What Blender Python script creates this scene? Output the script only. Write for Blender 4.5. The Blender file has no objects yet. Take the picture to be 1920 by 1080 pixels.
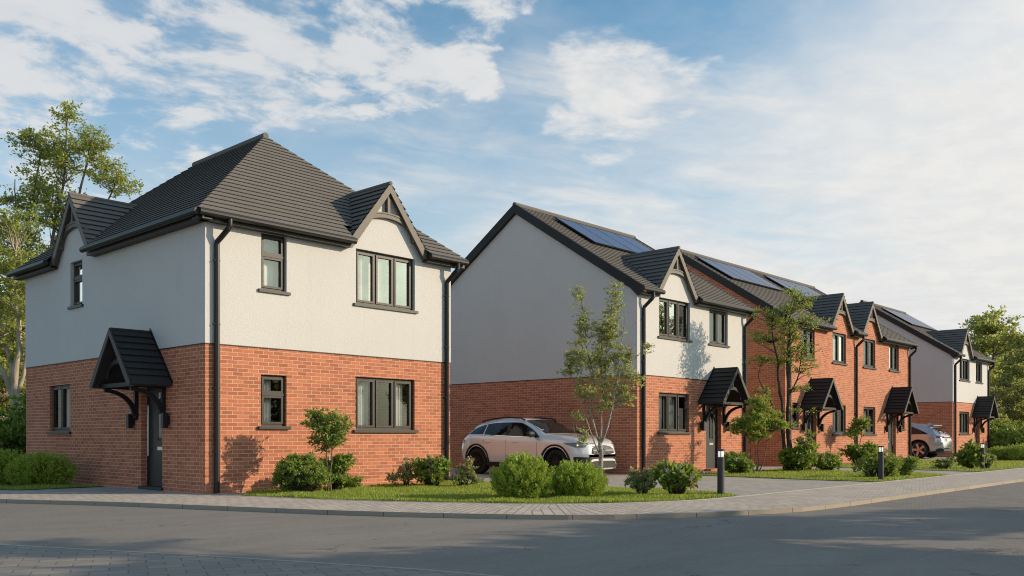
import bpy, bmesh, math, random
import numpy as np
from mathutils import Vector, Matrix
R = math.radians
random.seed(11); rng = np.random.default_rng(5)
sc = bpy.context.scene
COL = sc.collection
# World axes: X runs along the house fronts, Y runs away from the street, metres. Origin = near corner of the first house.

# ------------------------------------------------------------------ helpers
def hexc(bm_v, bm_f, c):
    i = len(bm_v); bm_v += [tuple(p) for p in c]
    for f in ((0,3,2,1),(4,5,6,7),(0,1,5,4),(1,2,6,5),(2,3,7,6),(3,0,4,7)): bm_f.append(tuple(i+k for k in f))

class MB:
    def __init__(s): s.v = []; s.f = []; s.uv = None
    def poly(s, *p):
        i = len(s.v); s.v += [tuple(q) for q in p]; s.f.append(tuple(range(i, i+len(p))))
    def hexa(s, c): hexc(s.v, s.f, c)
    def box(s, x0, x1, y0, y1, z0, z1):
        s.hexa([(x0,y0,z0),(x1,y0,z0),(x1,y1,z0),(x0,y1,z0),(x0,y0,z1),(x1,y0,z1),(x1,y1,z1),(x0,y1,z1)])
    def fbox(s, fr, a0, a1, d0, d1, z0, z1):
        s.hexa([fr(a0,d0,z0),fr(a1,d0,z0),fr(a1,d1,z0),fr(a0,d1,z0),fr(a0,d0,z1),fr(a1,d0,z1),fr(a1,d1,z1),fr(a0,d1,z1)])
    def prism(s, P, Q):
        """closed solid between the polygon P and its matching polygon Q"""
        n = len(P); i = len(s.v); s.v += [tuple(p) for p in P] + [tuple(q) for q in Q]
        s.f.append(tuple(range(i, i+n))); s.f.append(tuple(range(i+2*n-1, i+n-1, -1)))
        for k in range(n): s.f.append((i+k, i+(k+1) % n, i+n+(k+1) % n, i+n+k))
    def fprism(s, fr, poly, d0, d1): s.prism([fr(a,d0,z) for a,z in poly], [fr(a,d1,z) for a,z in poly])
    def strip(s, P, Q, P2, Q2):
        """curved bar: outer line P, inner line Q on one side, P2 and Q2 on the other"""
        for k in range(len(P)-1): s.hexa([P[k],Q[k],Q[k+1],P[k+1],P2[k],Q2[k],Q2[k+1],P2[k+1]])
    def tube(s, pts, r, n=8, caps=True):
        pts = [Vector(p) for p in pts]; m = len(pts)
        rs = r if isinstance(r, (list, tuple)) else [r]*m
        up = Vector((0.31, 0.17, 0.93)); base = len(s.v)
        for k, p in enumerate(pts):
            t = (pts[min(k+1,m-1)] - pts[max(k-1,0)])
            if t.length < 1e-9: t = Vector((0,0,1))
            t.normalize()
            if abs(t.dot(up)) > .95: up = Vector((0.9,0.2,0.1)) if abs(t.x) < .8 else Vector((0.1,0.9,0.2))
            x = t.cross(up).normalized(); y = t.cross(x)
            for j in range(n):
                a = 2*math.pi*j/n; s.v.append(tuple(p + (x*math.cos(a) + y*math.sin(a))*rs[k]))
        for k in range(m-1):
            for j in range(n):
                a = base+k*n; s.f.append((a+j, a+(j+1) % n, a+n+(j+1) % n, a+n+j))
        if caps:
            s.f.append(tuple(base+j for j in range(n))); s.f.append(tuple(base+(m-1)*n+j for j in range(n)))
    def lathe(s, prof, fn, n=32):
        """prof: (r, h) list; fn(r, angle, h) -> point"""
        b = len(s.v); m = len(prof)
        for r_, h in prof:
            for j in range(n): s.v.append(tuple(fn(r_, 2*math.pi*j/n, h)))
        for k in range(m-1):
            for j in range(n):
                s.f.append((b+k*n+j, b+k*n+(j+1) % n, b+(k+1)*n+(j+1) % n, b+(k+1)*n+j))
    def build(s, name, mat, parent=None, smooth=False, bevel=0, loc=None, recalc=True):
        me = bpy.data.meshes.new(name); me.from_pydata(s.v, [], s.f); me.update()
        if recalc:
            bm = bmesh.new(); bm.from_mesh(me)
            bmesh.ops.recalc_face_normals(bm, faces=bm.faces[:]); bm.to_mesh(me); bm.free()
        if s.uv:
            l = me.uv_layers.new(name='UVMap')
            for k, u in enumerate(s.uv): l.data[k].uv = u
        if smooth: me.polygons.foreach_set('use_smooth', [True]*len(me.polygons))
        me.materials.append(mat)
        o = bpy.data.objects.new(name, me); COL.objects.link(o)
        if loc: o.location = loc
        if parent: o.parent = parent
        if bevel:
            b = o.modifiers.new('bevel', 'BEVEL'); b.width = bevel; b.segments = 2; b.limit_method = 'ANGLE'
        return o

def tag(o, label=None, cat=None, group=None, kind=None):
    if label: o['label'] = label
    if cat: o['category'] = cat
    if group: o['group'] = group
    if kind: o['kind'] = kind
    return o
def empty(name, loc, rz=0, label=None, cat=None, group=None):
    o = bpy.data.objects.new(name, None); COL.objects.link(o); o.location = loc; o.rotation_euler.z = rz
    o.empty_display_size = .3
    return tag(o, label, cat, group)
def copy_tree(o, parent=None):
    c = o.copy(); COL.objects.link(c)
    if parent: c.parent = parent
    for ch in [x for x in o.children]: copy_tree(ch, c)
    return c

# ------------------------------------------------------------------ materials
def N(nt, t, **kw):
    n = nt.nodes.new(t)
    for k, v in kw.items():
        if k in n.inputs: n.inputs[k].default_value = v
        else: setattr(n, k, v)
    return n
def newmat(name):
    m = bpy.data.materials.new(name); m.use_nodes = True
    nt = m.node_tree; b = nt.nodes['Principled BSDF']
    return m, nt, b
def link(nt, a, b): nt.links.new(a, b)
def mth(nt, op, a, b=None, c=None, clamp=False):
    n = nt.nodes.new('ShaderNodeMath'); n.operation = op; n.use_clamp = clamp
    for i, x in enumerate((a, b, c)):
        if x is None: continue
        if isinstance(x, (int, float)): n.inputs[i].default_value = x
        else: nt.links.new(x, n.inputs[i])
    return n.outputs[0]
def mixc(nt, f, a, b, mode='MIX'):
    n = nt.nodes.new('ShaderNodeMix'); n.data_type = 'RGBA'; n.blend_type = mode
    for s, x in ((n.inputs['Factor'], f), (n.inputs[6], a), (n.inputs[7], b)):
        if isinstance(x, (int, float)): s.default_value = x
        elif isinstance(x, tuple): s.default_value = (*x, 1) if len(x) == 3 else x
        else: nt.links.new(x, s)
    return n.outputs[2]
def noise(nt, vec, scale, detail=4, rough=.55, out=0, **kw):
    n = N(nt, 'ShaderNodeTexNoise', **kw); n.inputs['Scale'].default_value = scale
    n.inputs['Detail'].default_value = detail; n.inputs['Roughness'].default_value = rough
    if vec is not None: nt.links.new(vec, n.inputs['Vector'])
    return n.outputs[out]
def ramp(nt, f, lo, hi):
    n = nt.nodes.new('ShaderNodeMapRange'); n.interpolation_type = 'SMOOTHSTEP'
    n.inputs['From Min'].default_value = lo; n.inputs['From Max'].default_value = hi
    nt.links.new(f, n.inputs['Value']); return n.outputs[0]
def bump(nt, b, h, strength=.3, dist=.01):
    n = N(nt, 'ShaderNodeBump'); n.inputs['Strength'].default_value = strength; n.inputs['Distance'].default_value = dist
    nt.links.new(h, n.inputs['Height']); nt.links.new(n.outputs[0], b.inputs['Normal'])
def objco(nt): return nt.nodes.new('ShaderNodeTexCoord').outputs['Object']
def wallco(nt):
    """(along the wall, height) from object coordinates, chosen by which way the wall faces"""
    co = objco(nt); g = nt.nodes.new('ShaderNodeNewGeometry')
    s = nt.nodes.new('ShaderNodeSeparateXYZ'); nt.links.new(co, s.inputs[0])
    n = nt.nodes.new('ShaderNodeSeparateXYZ'); nt.links.new(g.outputs['True Normal'], n.inputs[0])
    side = mth(nt, 'GREATER_THAN', mth(nt, 'ABSOLUTE', n.outputs[0]), .7)
    top = mth(nt, 'GREATER_THAN', mth(nt, 'ABSOLUTE', n.outputs[2]), .7)
    a = mth(nt, 'ADD', mth(nt, 'MULTIPLY', s.outputs[1], side), mth(nt, 'MULTIPLY', s.outputs[0], mth(nt, 'SUBTRACT', 1, side)))
    h = mth(nt, 'ADD', s.outputs[2], mth(nt, 'MULTIPLY', s.outputs[1], top))
    c = nt.nodes.new('ShaderNodeCombineXYZ'); nt.links.new(a, c.inputs[0]); nt.links.new(h, c.inputs[1])
    return c.outputs[0], co
def simple(name, col, rough=.6, metal=0, var=.12, nscale=6, spec=.35, bmp=0, bscale=60):
    m, nt, b = newmat(name); co = objco(nt)
    f = noise(nt, co, nscale, 5, .6)
    dark = tuple(c*(1-var) for c in col); lite = tuple(min(1, c*(1+var)) for c in col)
    link(nt, mixc(nt, f, dark, lite), b.inputs['Base Color'])
    b.inputs['Roughness'].default_value = rough; b.inputs['Metallic'].default_value = metal
    b.inputs['Specular IOR Level'].default_value = spec
    if bmp: bump(nt, b, noise(nt, co, bscale, 3), bmp, .004)
    return m
M = {}
def brick_mat():
    m, nt, b = newmat('red_brick'); v, co = wallco(nt)
    t = N(nt, 'ShaderNodeTexBrick'); link(nt, v, t.inputs['Vector'])
    t.offset = .5; t.inputs['Scale'].default_value = 1
    t.inputs['Brick Width'].default_value = .225; t.inputs['Row Height'].default_value = .075
    t.inputs['Mortar Size'].default_value = .0052; t.inputs['Mortar Smooth'].default_value = .25; t.inputs['Bias'].default_value = -.1
    t.inputs['Color1'].default_value = (.54,.188,.100,1); t.inputs['Color2'].default_value = (.31,.095,.054,1)
    t.inputs['Mortar'].default_value = (.68,.49,.35,1)
    big = noise(nt, co, 1.1, 4, .6); fine = noise(nt, co, 45, 4, .7)
    c = mixc(nt, mth(nt, 'MULTIPLY', fine, .40), t.outputs['Color'], (.50,.215,.12), 'MIX')
    c2 = mixc(nt, t.outputs['Fac'], c, (.67,.48,.34))
    c3 = mixc(nt, .55, c2, mixc(nt, big, (.72,.70,.68), (1,1,1)), 'MULTIPLY')
    link(nt, c3, b.inputs['Base Color']); b.inputs['Roughness'].default_value = .85; b.inputs['Specular IOR Level'].default_value = .25
    h = mth(nt, 'ADD', mth(nt, 'MULTIPLY', t.outputs['Fac'], -1), mth(nt, 'MULTIPLY', fine, .35))
    bump(nt, b, h, .55, .006); return m
def render_mat():
    m, nt, b = newmat('white_render'); co = objco(nt)
    g = noise(nt, co, 38, 3, .6); big = noise(nt, co, .7, 5, .6)
    c = mixc(nt, big, (.53,.522,.508), (.60,.59,.573))
    c = mixc(nt, mth(nt, 'MULTIPLY', ramp(nt, g, .35, .7), .16), c, (.45,.435,.41))
    mp = N(nt, 'ShaderNodeMapping'); link(nt, co, mp.inputs['Vector']); mp.inputs['Scale'].default_value = (2.6,2.6,.22)
    st = noise(nt, mp.outputs[0], 1.4, 6, .65); pt = noise(nt, co, 3.2, 5, .7)
    c = mixc(nt, mth(nt,'MULTIPLY',ramp(nt, st, .52, .78), .16), c, (.40,.385,.36)); c = mixc(nt, mth(nt,'MULTIPLY',ramp(nt, pt, .5, .75), .10), c, (.48,.46,.43))
    link(nt, c, b.inputs['Base Color']); b.inputs['Roughness'].default_value = .9; b.inputs['Specular IOR Level'].default_value = .2
    bump(nt, b, g, .55, .012); return m
def tile_mat(name, c1, c2):
    m, nt, b = newmat(name); co = objco(nt)
    mp = N(nt, 'ShaderNodeMapping'); link(nt, co, mp.inputs['Vector']); mp.inputs['Scale'].default_value = (3.4,3.4,9)
    f = noise(nt, mp.outputs[0], 1.6, 3, .6); g = noise(nt, co, 55, 4, .7); big = noise(nt, co, .8, 3)
    c = mixc(nt, f, c1, c2); c = mixc(nt, mth(nt, 'MULTIPLY', g, .35), c, (.30,.28,.26) if c1[0] > .1 else (.10,.098,.095))
    c = mixc(nt, .5, c, mixc(nt, big, (.7,.7,.7), (1.15,1.15,1.15)), 'MULTIPLY')
    link(nt, c, b.inputs['Base Color']); b.inputs['Roughness'].default_value = .8; b.inputs['Specular IOR Level'].default_value = .15
    bump(nt, b, g, .35, .006); return m
def glass_mat(name, tint=(.9,.93,.92), refl=.02, k=.62):
    m, nt, b = newmat(name); nt.nodes.remove(b); out = nt.nodes['Material Output']
    tr = N(nt, 'ShaderNodeBsdfTransparent'); tr.inputs[0].default_value = (*tint, 1)
    gl = N(nt, 'ShaderNodeBsdfGlossy'); gl.inputs['Roughness'].default_value = .015; gl.inputs[0].default_value = (1,.94,.84,1)
    lw = N(nt, 'ShaderNodeLayerWeight'); lw.inputs['Blend'].default_value = .32
    f = mth(nt, 'ADD', mth(nt, 'MULTIPLY', lw.outputs['Fresnel'], k), refl, clamp=True)
    # slight waviness of float glass
    co = objco(nt); bp = N(nt, 'ShaderNodeBump'); bp.inputs['Strength'].default_value = .04; bp.inputs['Distance'].default_value = .02
    link(nt, noise(nt, co, 2.2, 1), bp.inputs['Height']); link(nt, bp.outputs[0], gl.inputs['Normal'])
    mx = N(nt, 'ShaderNodeMixShader'); link(nt, f, mx.inputs[0]); link(nt, tr.outputs[0], mx.inputs[1]); link(nt, gl.outputs[0], mx.inputs[2])
    link(nt, mx.outputs[0], out.inputs['Surface']); return m
def leaf_mat(name, c1, c2, trans=.35, c3=None):
    m, nt, b = newmat(name); nt.nodes.remove(b); out = nt.nodes['Material Output']
    g = nt.nodes.new('ShaderNodeNewGeometry'); r = g.outputs['Random Per Island']
    c = mixc(nt, r, c1, c2)
    if c3: c = mixc(nt, mth(nt, 'GREATER_THAN', mth(nt, 'FRACT', mth(nt, 'MULTIPLY', r, 17.3)), .86), c, c3)
    big = noise(nt, objco(nt), 1.6, 2)
    c = mixc(nt, .6, c, mixc(nt, big, (.65,.7,.6), (1.25,1.2,1.1)), 'MULTIPLY')
    d = N(nt, 'ShaderNodeBsdfPrincipled'); link(nt, c, d.inputs['Base Color']); d.inputs['Roughness'].default_value = .5; d.inputs['Specular IOR Level'].default_value = .35
    t = N(nt, 'ShaderNodeBsdfTranslucent'); link(nt, mixc(nt, .55, c, (.60,.64,.11), 'MIX'), t.inputs[0])
    mx = N(nt, 'ShaderNodeMixShader'); mx.inputs[0].default_value = trans
    link(nt, d.outputs[0], mx.inputs[1]); link(nt, t.outputs[0], mx.inputs[2]); link(nt, mx.outputs[0], out.inputs['Surface']); return m
def paver_mat(name, c1, c2, mortar, bw, bh, uv=False, rot=0, msize=.006, bias=0):
    m, nt, b = newmat(name)
    tc = nt.nodes.new('ShaderNodeTexCoord'); co = tc.outputs['Object']
    vec = tc.outputs['UV'] if uv else co
    if rot:
        mp = N(nt, 'ShaderNodeMapping'); link(nt, vec, mp.inputs['Vector']); mp.inputs['Rotation'].default_value = (0,0,rot); vec = mp.outputs[0]
    t = N(nt, 'ShaderNodeTexBrick'); link(nt, vec, t.inputs['Vector']); t.inputs['Scale'].default_value = 1
    t.inputs['Brick Width'].default_value = bw; t.inputs['Row Height'].default_value = bh
    t.inputs['Mortar Size'].default_value = msize; t.inputs['Mortar Smooth'].default_value = .3; t.inputs['Bias'].default_value = bias
    t.inputs['Color1'].default_value = (*c1,1); t.inputs['Color2'].default_value = (*c2,1); t.inputs['Mortar'].default_value = (*mortar,1)
    big = noise(nt, co, .8, 5, .65); fine = noise(nt, co, 60, 3, .7)
    c = mixc(nt, .7, t.outputs['Color'], mixc(nt, big, (.78,.78,.78), (1.15,1.13,1.1)), 'MULTIPLY')
    c = mixc(nt, .35, c, mixc(nt, fine, (.6,.6,.6), (1.25,1.25,1.25)), 'MULTIPLY')
    link(nt, c, b.inputs['Base Color']); b.inputs['Roughness'].default_value = .85; b.inputs['Specular IOR Level'].default_value = .25
    bump(nt, b, mth(nt, 'ADD', mth(nt, 'MULTIPLY', t.outputs['Fac'], -1), mth(nt, 'MULTIPLY', fine, .3)), .5, .005); return m
def asphalt_mat():
    m, nt, b = newmat('asphalt'); co = objco(nt)
    mp = N(nt, 'ShaderNodeMapping'); link(nt, co, mp.inputs['Vector']); mp.inputs['Scale'].default_value = (.35,1.2,1); mp.inputs['Rotation'].default_value = (0,0,R(-62))
    streak = noise(nt, mp.outputs[0], 1.3, 6, .65); fine = noise(nt, co, 110, 3, .8); mid = noise(nt, co, 14, 6, .75); big = noise(nt, co, .45, 4, .6)
    v = N(nt, 'ShaderNodeTexVoronoi'); v.feature = 'F1'; link(nt, co, v.inputs['Vector']); v.inputs['Scale'].default_value = 34
    c = mixc(nt, streak, (.150,.136,.121), (.285,.259,.229))
    c = mixc(nt, .32, c, mixc(nt, fine, (.35,.35,.35), (1.6,1.58,1.55)), 'MULTIPLY')
    c = mixc(nt, .26, c, mixc(nt, mid, (.45,.45,.46), (1.5,1.48,1.44)), 'MULTIPLY')
    c = mixc(nt, .35, c, mixc(nt, big, (.55,.55,.56), (1.4,1.4,1.38)), 'MULTIPLY')
    sep_ = nt.nodes.new('ShaderNodeSeparateColor'); link(nt, v.outputs['Color'], sep_.inputs[0])
    c = mixc(nt, mth(nt,'MULTIPLY', mth(nt,'GREATER_THAN', sep_.outputs[0], .93), .22), c, (.36,.34,.31))
    k = N(nt, 'ShaderNodeTexVoronoi'); k.feature = 'DISTANCE_TO_EDGE'; k.inputs['Scale'].default_value = .42
    wv = N(nt, 'ShaderNodeVectorMath'); wv.operation = 'ADD'; link(nt, co, wv.inputs[0]); wsc = N(nt, 'ShaderNodeVectorMath'); wsc.operation = 'SCALE'
    link(nt, noise(nt, co, 1.6, 5, .7, out=1), wsc.inputs[0]); wsc.inputs['Scale'].default_value = .9; link(nt, wsc.outputs[0], wv.inputs[1]); link(nt, wv.outputs[0], k.inputs['Vector'])
    crack = mth(nt, 'MULTIPLY', mth(nt, 'LESS_THAN', k.outputs['Distance'], .006), ramp(nt, big, .50, .60))
    c = mixc(nt, mth(nt,'MULTIPLY',crack,.6), c, (.05,.047,.043))
    link(nt, c, b.inputs['Base Color']); b.inputs['Roughness'].default_value = .8; b.inputs['Specular IOR Level'].default_value = .3
    bump(nt, b, fine, .4, .006); return m
def lawn_mat():
    m, nt, b = newmat('lawn_soil'); co = objco(nt)
    f = noise(nt, co, 2.5, 5, .65); g = noise(nt, co, 70, 3, .7)
    c = mixc(nt, f, (.06,.09,.022), (.12,.16,.04)); c = mixc(nt, mth(nt,'MULTIPLY',g,.5), c, (.05,.045,.02))
    link(nt, c, b.inputs['Base Color']); b.inputs['Roughness'].default_value = .95; return m
def panel_mat():
    m, nt, b = newmat('solar_cells'); co = objco(nt)
    t = N(nt, 'ShaderNodeTexBrick'); t.offset = 0; link(nt, co, t.inputs['Vector']); t.inputs['Scale'].default_value = 1
    t.inputs['Brick Width'].default_value = .17; t.inputs['Row Height'].default_value = .145; t.inputs['Mortar Size'].default_value = .006
    t.inputs['Color1'].default_value = (.014,.034,.10,1); t.inputs['Color2'].default_value = (.018,.042,.12,1); t.inputs['Mortar'].default_value = (.10,.14,.22,1)
    link(nt, t.outputs['Color'], b.inputs['Base Color']); b.inputs['Roughness'].default_value = .28; b.inputs['Specular IOR Level'].default_value = .3; return m
def bark_mat(name, c1, c2, sc_=(6,6,1.5)):
    m, nt, b = newmat(name); co = objco(nt)
    mp = N(nt, 'ShaderNodeMapping'); link(nt, co, mp.inputs['Vector']); mp.inputs['Scale'].default_value = sc_
    f = noise(nt, mp.outputs[0], 3, 5, .7)
    link(nt, mixc(nt, ramp(nt, f, .35, .65), c1, c2), b.inputs['Base Color']); b.inputs['Roughness'].default_value = .9
    bump(nt, b, f, .6, .02); return m
def paint_mat(name, col, metal=.35, rough=.32):
    m, nt, b = newmat(name); co = objco(nt)
    f = noise(nt, co, 900, 1); 
    link(nt, mixc(nt, f, tuple(c*.9 for c in col), tuple(min(1,c*1.08) for c in col)), b.inputs['Base Color'])
    b.inputs['Metallic'].default_value = metal; b.inputs['Roughness'].default_value = rough
    b.inputs['Coat Weight'].default_value = .8; b.inputs['Coat Roughness'].default_value = .04; return m
def curtain_mat():
    m, nt, b = newmat('curtain_cloth'); nt.nodes.remove(b); out = nt.nodes['Material Output']
    d = N(nt, 'ShaderNodeBsdfDiffuse'); co = objco(nt); f = noise(nt, co, 30, 3)
    link(nt, mixc(nt, f, (.74,.73,.69), (.82,.81,.78)), d.inputs[0])
    t = N(nt, 'ShaderNodeBsdfTranslucent'); t.inputs[0].default_value = (.7,.68,.62,1)
    mx = N(nt, 'ShaderNodeMixShader'); mx.inputs[0].default_value = .3
    link(nt, d.outputs[0], mx.inputs[1]); link(nt, t.outputs[0], mx.inputs[2]); link(nt, mx.outputs[0], out.inputs['Surface']); return m

M['brick'] = brick_mat(); M['render'] = render_mat()
M['tile'] = tile_mat('roof_tiles', (.108,.099,.089), (.162,.148,.132))
M['tile_dark'] = tile_mat('porch_tiles', (.025,.025,.026), (.040,.039,.038))
M['trim'] = simple('dark_trim', (.036,.033,.029), .5, var=.1)
M['barge'] = simple('barge_board', (.118,.102,.082), .55, var=.12, bmp=.2, bscale=25)
M['porch'] = simple('porch_timber', (.040,.038,.035), .55, var=.1)
M['porch_shaded'] = simple('porch_shaded_timber', (.013,.013,.0135), .55, var=.1)  # porch timber again, coloured near black for the shade under the canopy
M['plastic'] = simple('black_gutter_plastic', (.016,.0155,.0155), .4, var=.1)
M['verge'] = simple('verge_black', (.017,.0165,.0165), .6, var=.1)
M['gutter'] = simple('gutter_grey_plastic', (.024,.022,.0195), .42, var=.1)
M['frame'] = simple('window_frame_grey', (.031,.028,.0245), .45, var=.08)
M['door'] = simple('door_grey', (.034,.035,.034), .45, var=.08)
M['steel'] = simple('brushed_steel', (.62,.62,.61), .28, 1, var=.06)
M['lampbody'] = simple('wall_lamp_black', (.012,.012,.014), .45)
M['glass'] = glass_mat('window_glass'); M['glass_up'] = glass_mat('window_glass_bright', (.93,.95,.93), .10, .9)
M['curtain'] = curtain_mat()
M['inside'] = simple('room_gloom', (.045,.040,.036), .9)
M['panel'] = panel_mat(); M['panel_edge'] = simple('panel_frame', (.01,.01,.012), .4)
M['pave'] = paver_mat('pavement_blocks', (.58,.51,.435), (.45,.39,.335), (.20,.17,.14), .24, .12, uv=True, msize=.009)
M['drive'] = paver_mat('driveway_blocks', (.47,.42,.375), (.38,.34,.305), (.22,.195,.17), .24, .16, msize=.008)
M['roadpave'] = paver_mat('road_blocks', (.25,.23,.205), (.195,.18,.163), (.10,.09,.08), .2, .1, rot=R(90), msize=.006)
M['kerb'] = paver_mat('kerb_concrete', (.37,.325,.265), (.33,.29,.238), (.12,.105,.09), .915, 2.0, uv=True, msize=.007)
M['edging'] = simple('edging_concrete', (.42,.385,.33), .9, var=.18, nscale=14)
M['asphalt'] = asphalt_mat(); M['lawn'] = lawn_mat()
M['leaf_birch'] = leaf_mat('birch_leaves', (0.24,0.275,0.085), (0.50,0.52,0.22), .45)
M['leaf_maple'] = leaf_mat('maple_leaves', (0.134,0.222,0.038), (0.348,0.396,0.088), .4)
M['leaf_tall'] = leaf_mat('tall_tree_leaves', (0.17,0.225,0.05), (0.46,0.49,0.14), .5)
M['leaf_back'] = leaf_mat('background_leaves', (0.16,0.215,0.05), (0.48,0.49,0.16), .5)
M['leaf_yellow'] = leaf_mat('pale_leaves', (0.174,0.204,0.044), (0.377,0.377,0.117), .45)
M['leaf_ball'] = leaf_mat('ball_shrub_leaves', (0.080,0.169,0.028), (0.250,0.356,0.072), .3)
M['leaf_light'] = leaf_mat('light_shrub_leaves', (0.158,0.262,0.038), (0.396,0.475,0.095), .35)
M['leaf_box'] = leaf_mat('box_shrub_leaves', (0.112,0.189,0.034), (0.309,0.403,0.086), .3)
M['leaf_laurel'] = leaf_mat('laurel_leaves', (0.086,0.189,0.026), (0.257,0.412,0.069), .35, (.16,.045,.028))
M['leaf_grey'] = leaf_mat('grey_shrub_leaves', (0.115,0.165,0.057), (0.330,0.380,0.165), .3)
M['flower'] = leaf_mat('pale_pink_flowers', (.42,.25,.19), (.52,.44,.33), .3)
M['flower_w'] = leaf_mat('white_flowers', (.45,.42,.40), (.62,.60,.56), .3)
M['needle'] = leaf_mat('conifer_needles', (0.17,0.27,0.028), (0.46,0.58,0.095), .25)
M['grass'] = leaf_mat('grass_blades', (0.145,0.240,0.032), (0.392,0.464,0.087), .4)
M['bark'] = bark_mat('grey_bark', (.10,.08,.06), (.21,.175,.135))
M['bark_dark'] = bark_mat('dark_bark', (.03,.025,.02), (.075,.062,.048))
M['bark_pale'] = bark_mat('pale_bark', (.30,.25,.18), (.46,.40,.31), (3,3,1.2))
M['bark_birch'] = bark_mat('birch_bark', (.14,.115,.09), (.44,.40,.34), (5,5,18))
M['paint_white'] = paint_mat('pearl_white_paint', (.74,.72,.712), .25, .25)
M['paint_silver'] = paint_mat('silver_paint', (.50,.51,.53), .7, .25)
M['carglass'] = simple('car_glass', (.012,.013,.014), .04, var=.02, spec=.45)
M['tyre'] = simple('tyre_rubber', (.018,.017,.016), .8)
M['rim_dark'] = simple('dark_rim', (.028,.024,.024), .4, .4, var=.05)
M['rim_silver'] = simple('silver_rim', (.42,.38,.37), .25, .9, var=.05)
M['cladding'] = simple('black_cladding', (.02,.019,.019), .55)
M['chrome'] = simple('chrome', (.8,.8,.8), .12, 1, var=.02)
M['lens'] = simple('headlight_lens', (.20,.225,.255), .06, .3, var=.1)
M['tail'] = simple('tail_lamp_red', (.35,.02,.015), .1)
M['plate'] = simple('plate_plain', (.7,.68,.6), .5)
M['bollard'] = simple('bollard_grey', (.045,.046,.052), .5, var=.1)
def lamp_mat():
    m, nt, b = newmat('bollard_lamp'); co = objco(nt)
    b.inputs['Base Color'].default_value = (.8,.78,.72,1); b.inputs['Roughness'].default_value = .35
    link(nt, mixc(nt, noise(nt, co, 8), (1,.93,.78), (1,.97,.88)), b.inputs['Emission Color']); b.inputs['Emission Strength'].default_value = .55
    return m
M['lamp'] = lamp_mat()

# ------------------------------------------------------------------ house parts
def frame_front(v0): return lambda a, d, z: (a, v0-d, z)
def frame_left(u0): return lambda a, d, z: (u0-d, a, z)

def wall(mb, fr, a0, a1, z0, z1, ops, depth=.14, d=0.):
    ops = [o for o in ops if o[2] < z1 and o[3] > z0]
    A = sorted({a0, a1, *[x for o in ops for x in o[:2]]}); Z = sorted({z0, z1, *[min(max(x, z0), z1) for o in ops for x in o[2:4]]})
    for i in range(len(A)-1):
        for j in range(len(Z)-1):
            am, zm = (A[i]+A[i+1])/2, (Z[j]+Z[j+1])/2
            if any(o[0] < am < o[1] and o[2] < zm < o[3] for o in ops): continue
            mb.poly(fr(A[i],d,Z[j]), fr(A[i+1],d,Z[j]), fr(A[i+1],d,Z[j+1]), fr(A[i],d,Z[j+1]))
    for o in ops:
        b0, b1, c0, c1 = o[:4]; dp = o[4] if len(o) > 4 else depth
        mb.poly(fr(b0,d,c0), fr(b0,-dp,c0), fr(b0,-dp,c1), fr(b0,d,c1)); mb.poly(fr(b1,d,c0), fr(b1,-dp,c0), fr(b1,-dp,c1), fr(b1,d,c1))
        mb.poly(fr(b0,d,c1), fr(b0,-dp,c1), fr(b1,-dp,c1), fr(b1,d,c1)); mb.poly(fr(b0,d,c0), fr(b0,-dp,c0), fr(b1,-dp,c0), fr(b1,d,c0))

def curtain(mb, fr, a0, a1, z0, z1, d, amp=.035, waves=6, ph=0.):
    n = max(8, waves*8); P = []
    for i in range(n+1):
        t = i/n; w = math.sin(t*waves*2*math.pi+ph) + .4*math.sin(t*waves*4.7*math.pi+1.3*ph+.6)
        P.append((a0+(a1-a0)*t, d+amp*w))
    for (x0, d0), (x1, d1) in zip(P[:-1], P[1:]): mb.poly(fr(x0,d0,z0), fr(x1,d1,z0), fr(x1,d1,z1), fr(x0,d0,z1))

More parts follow.
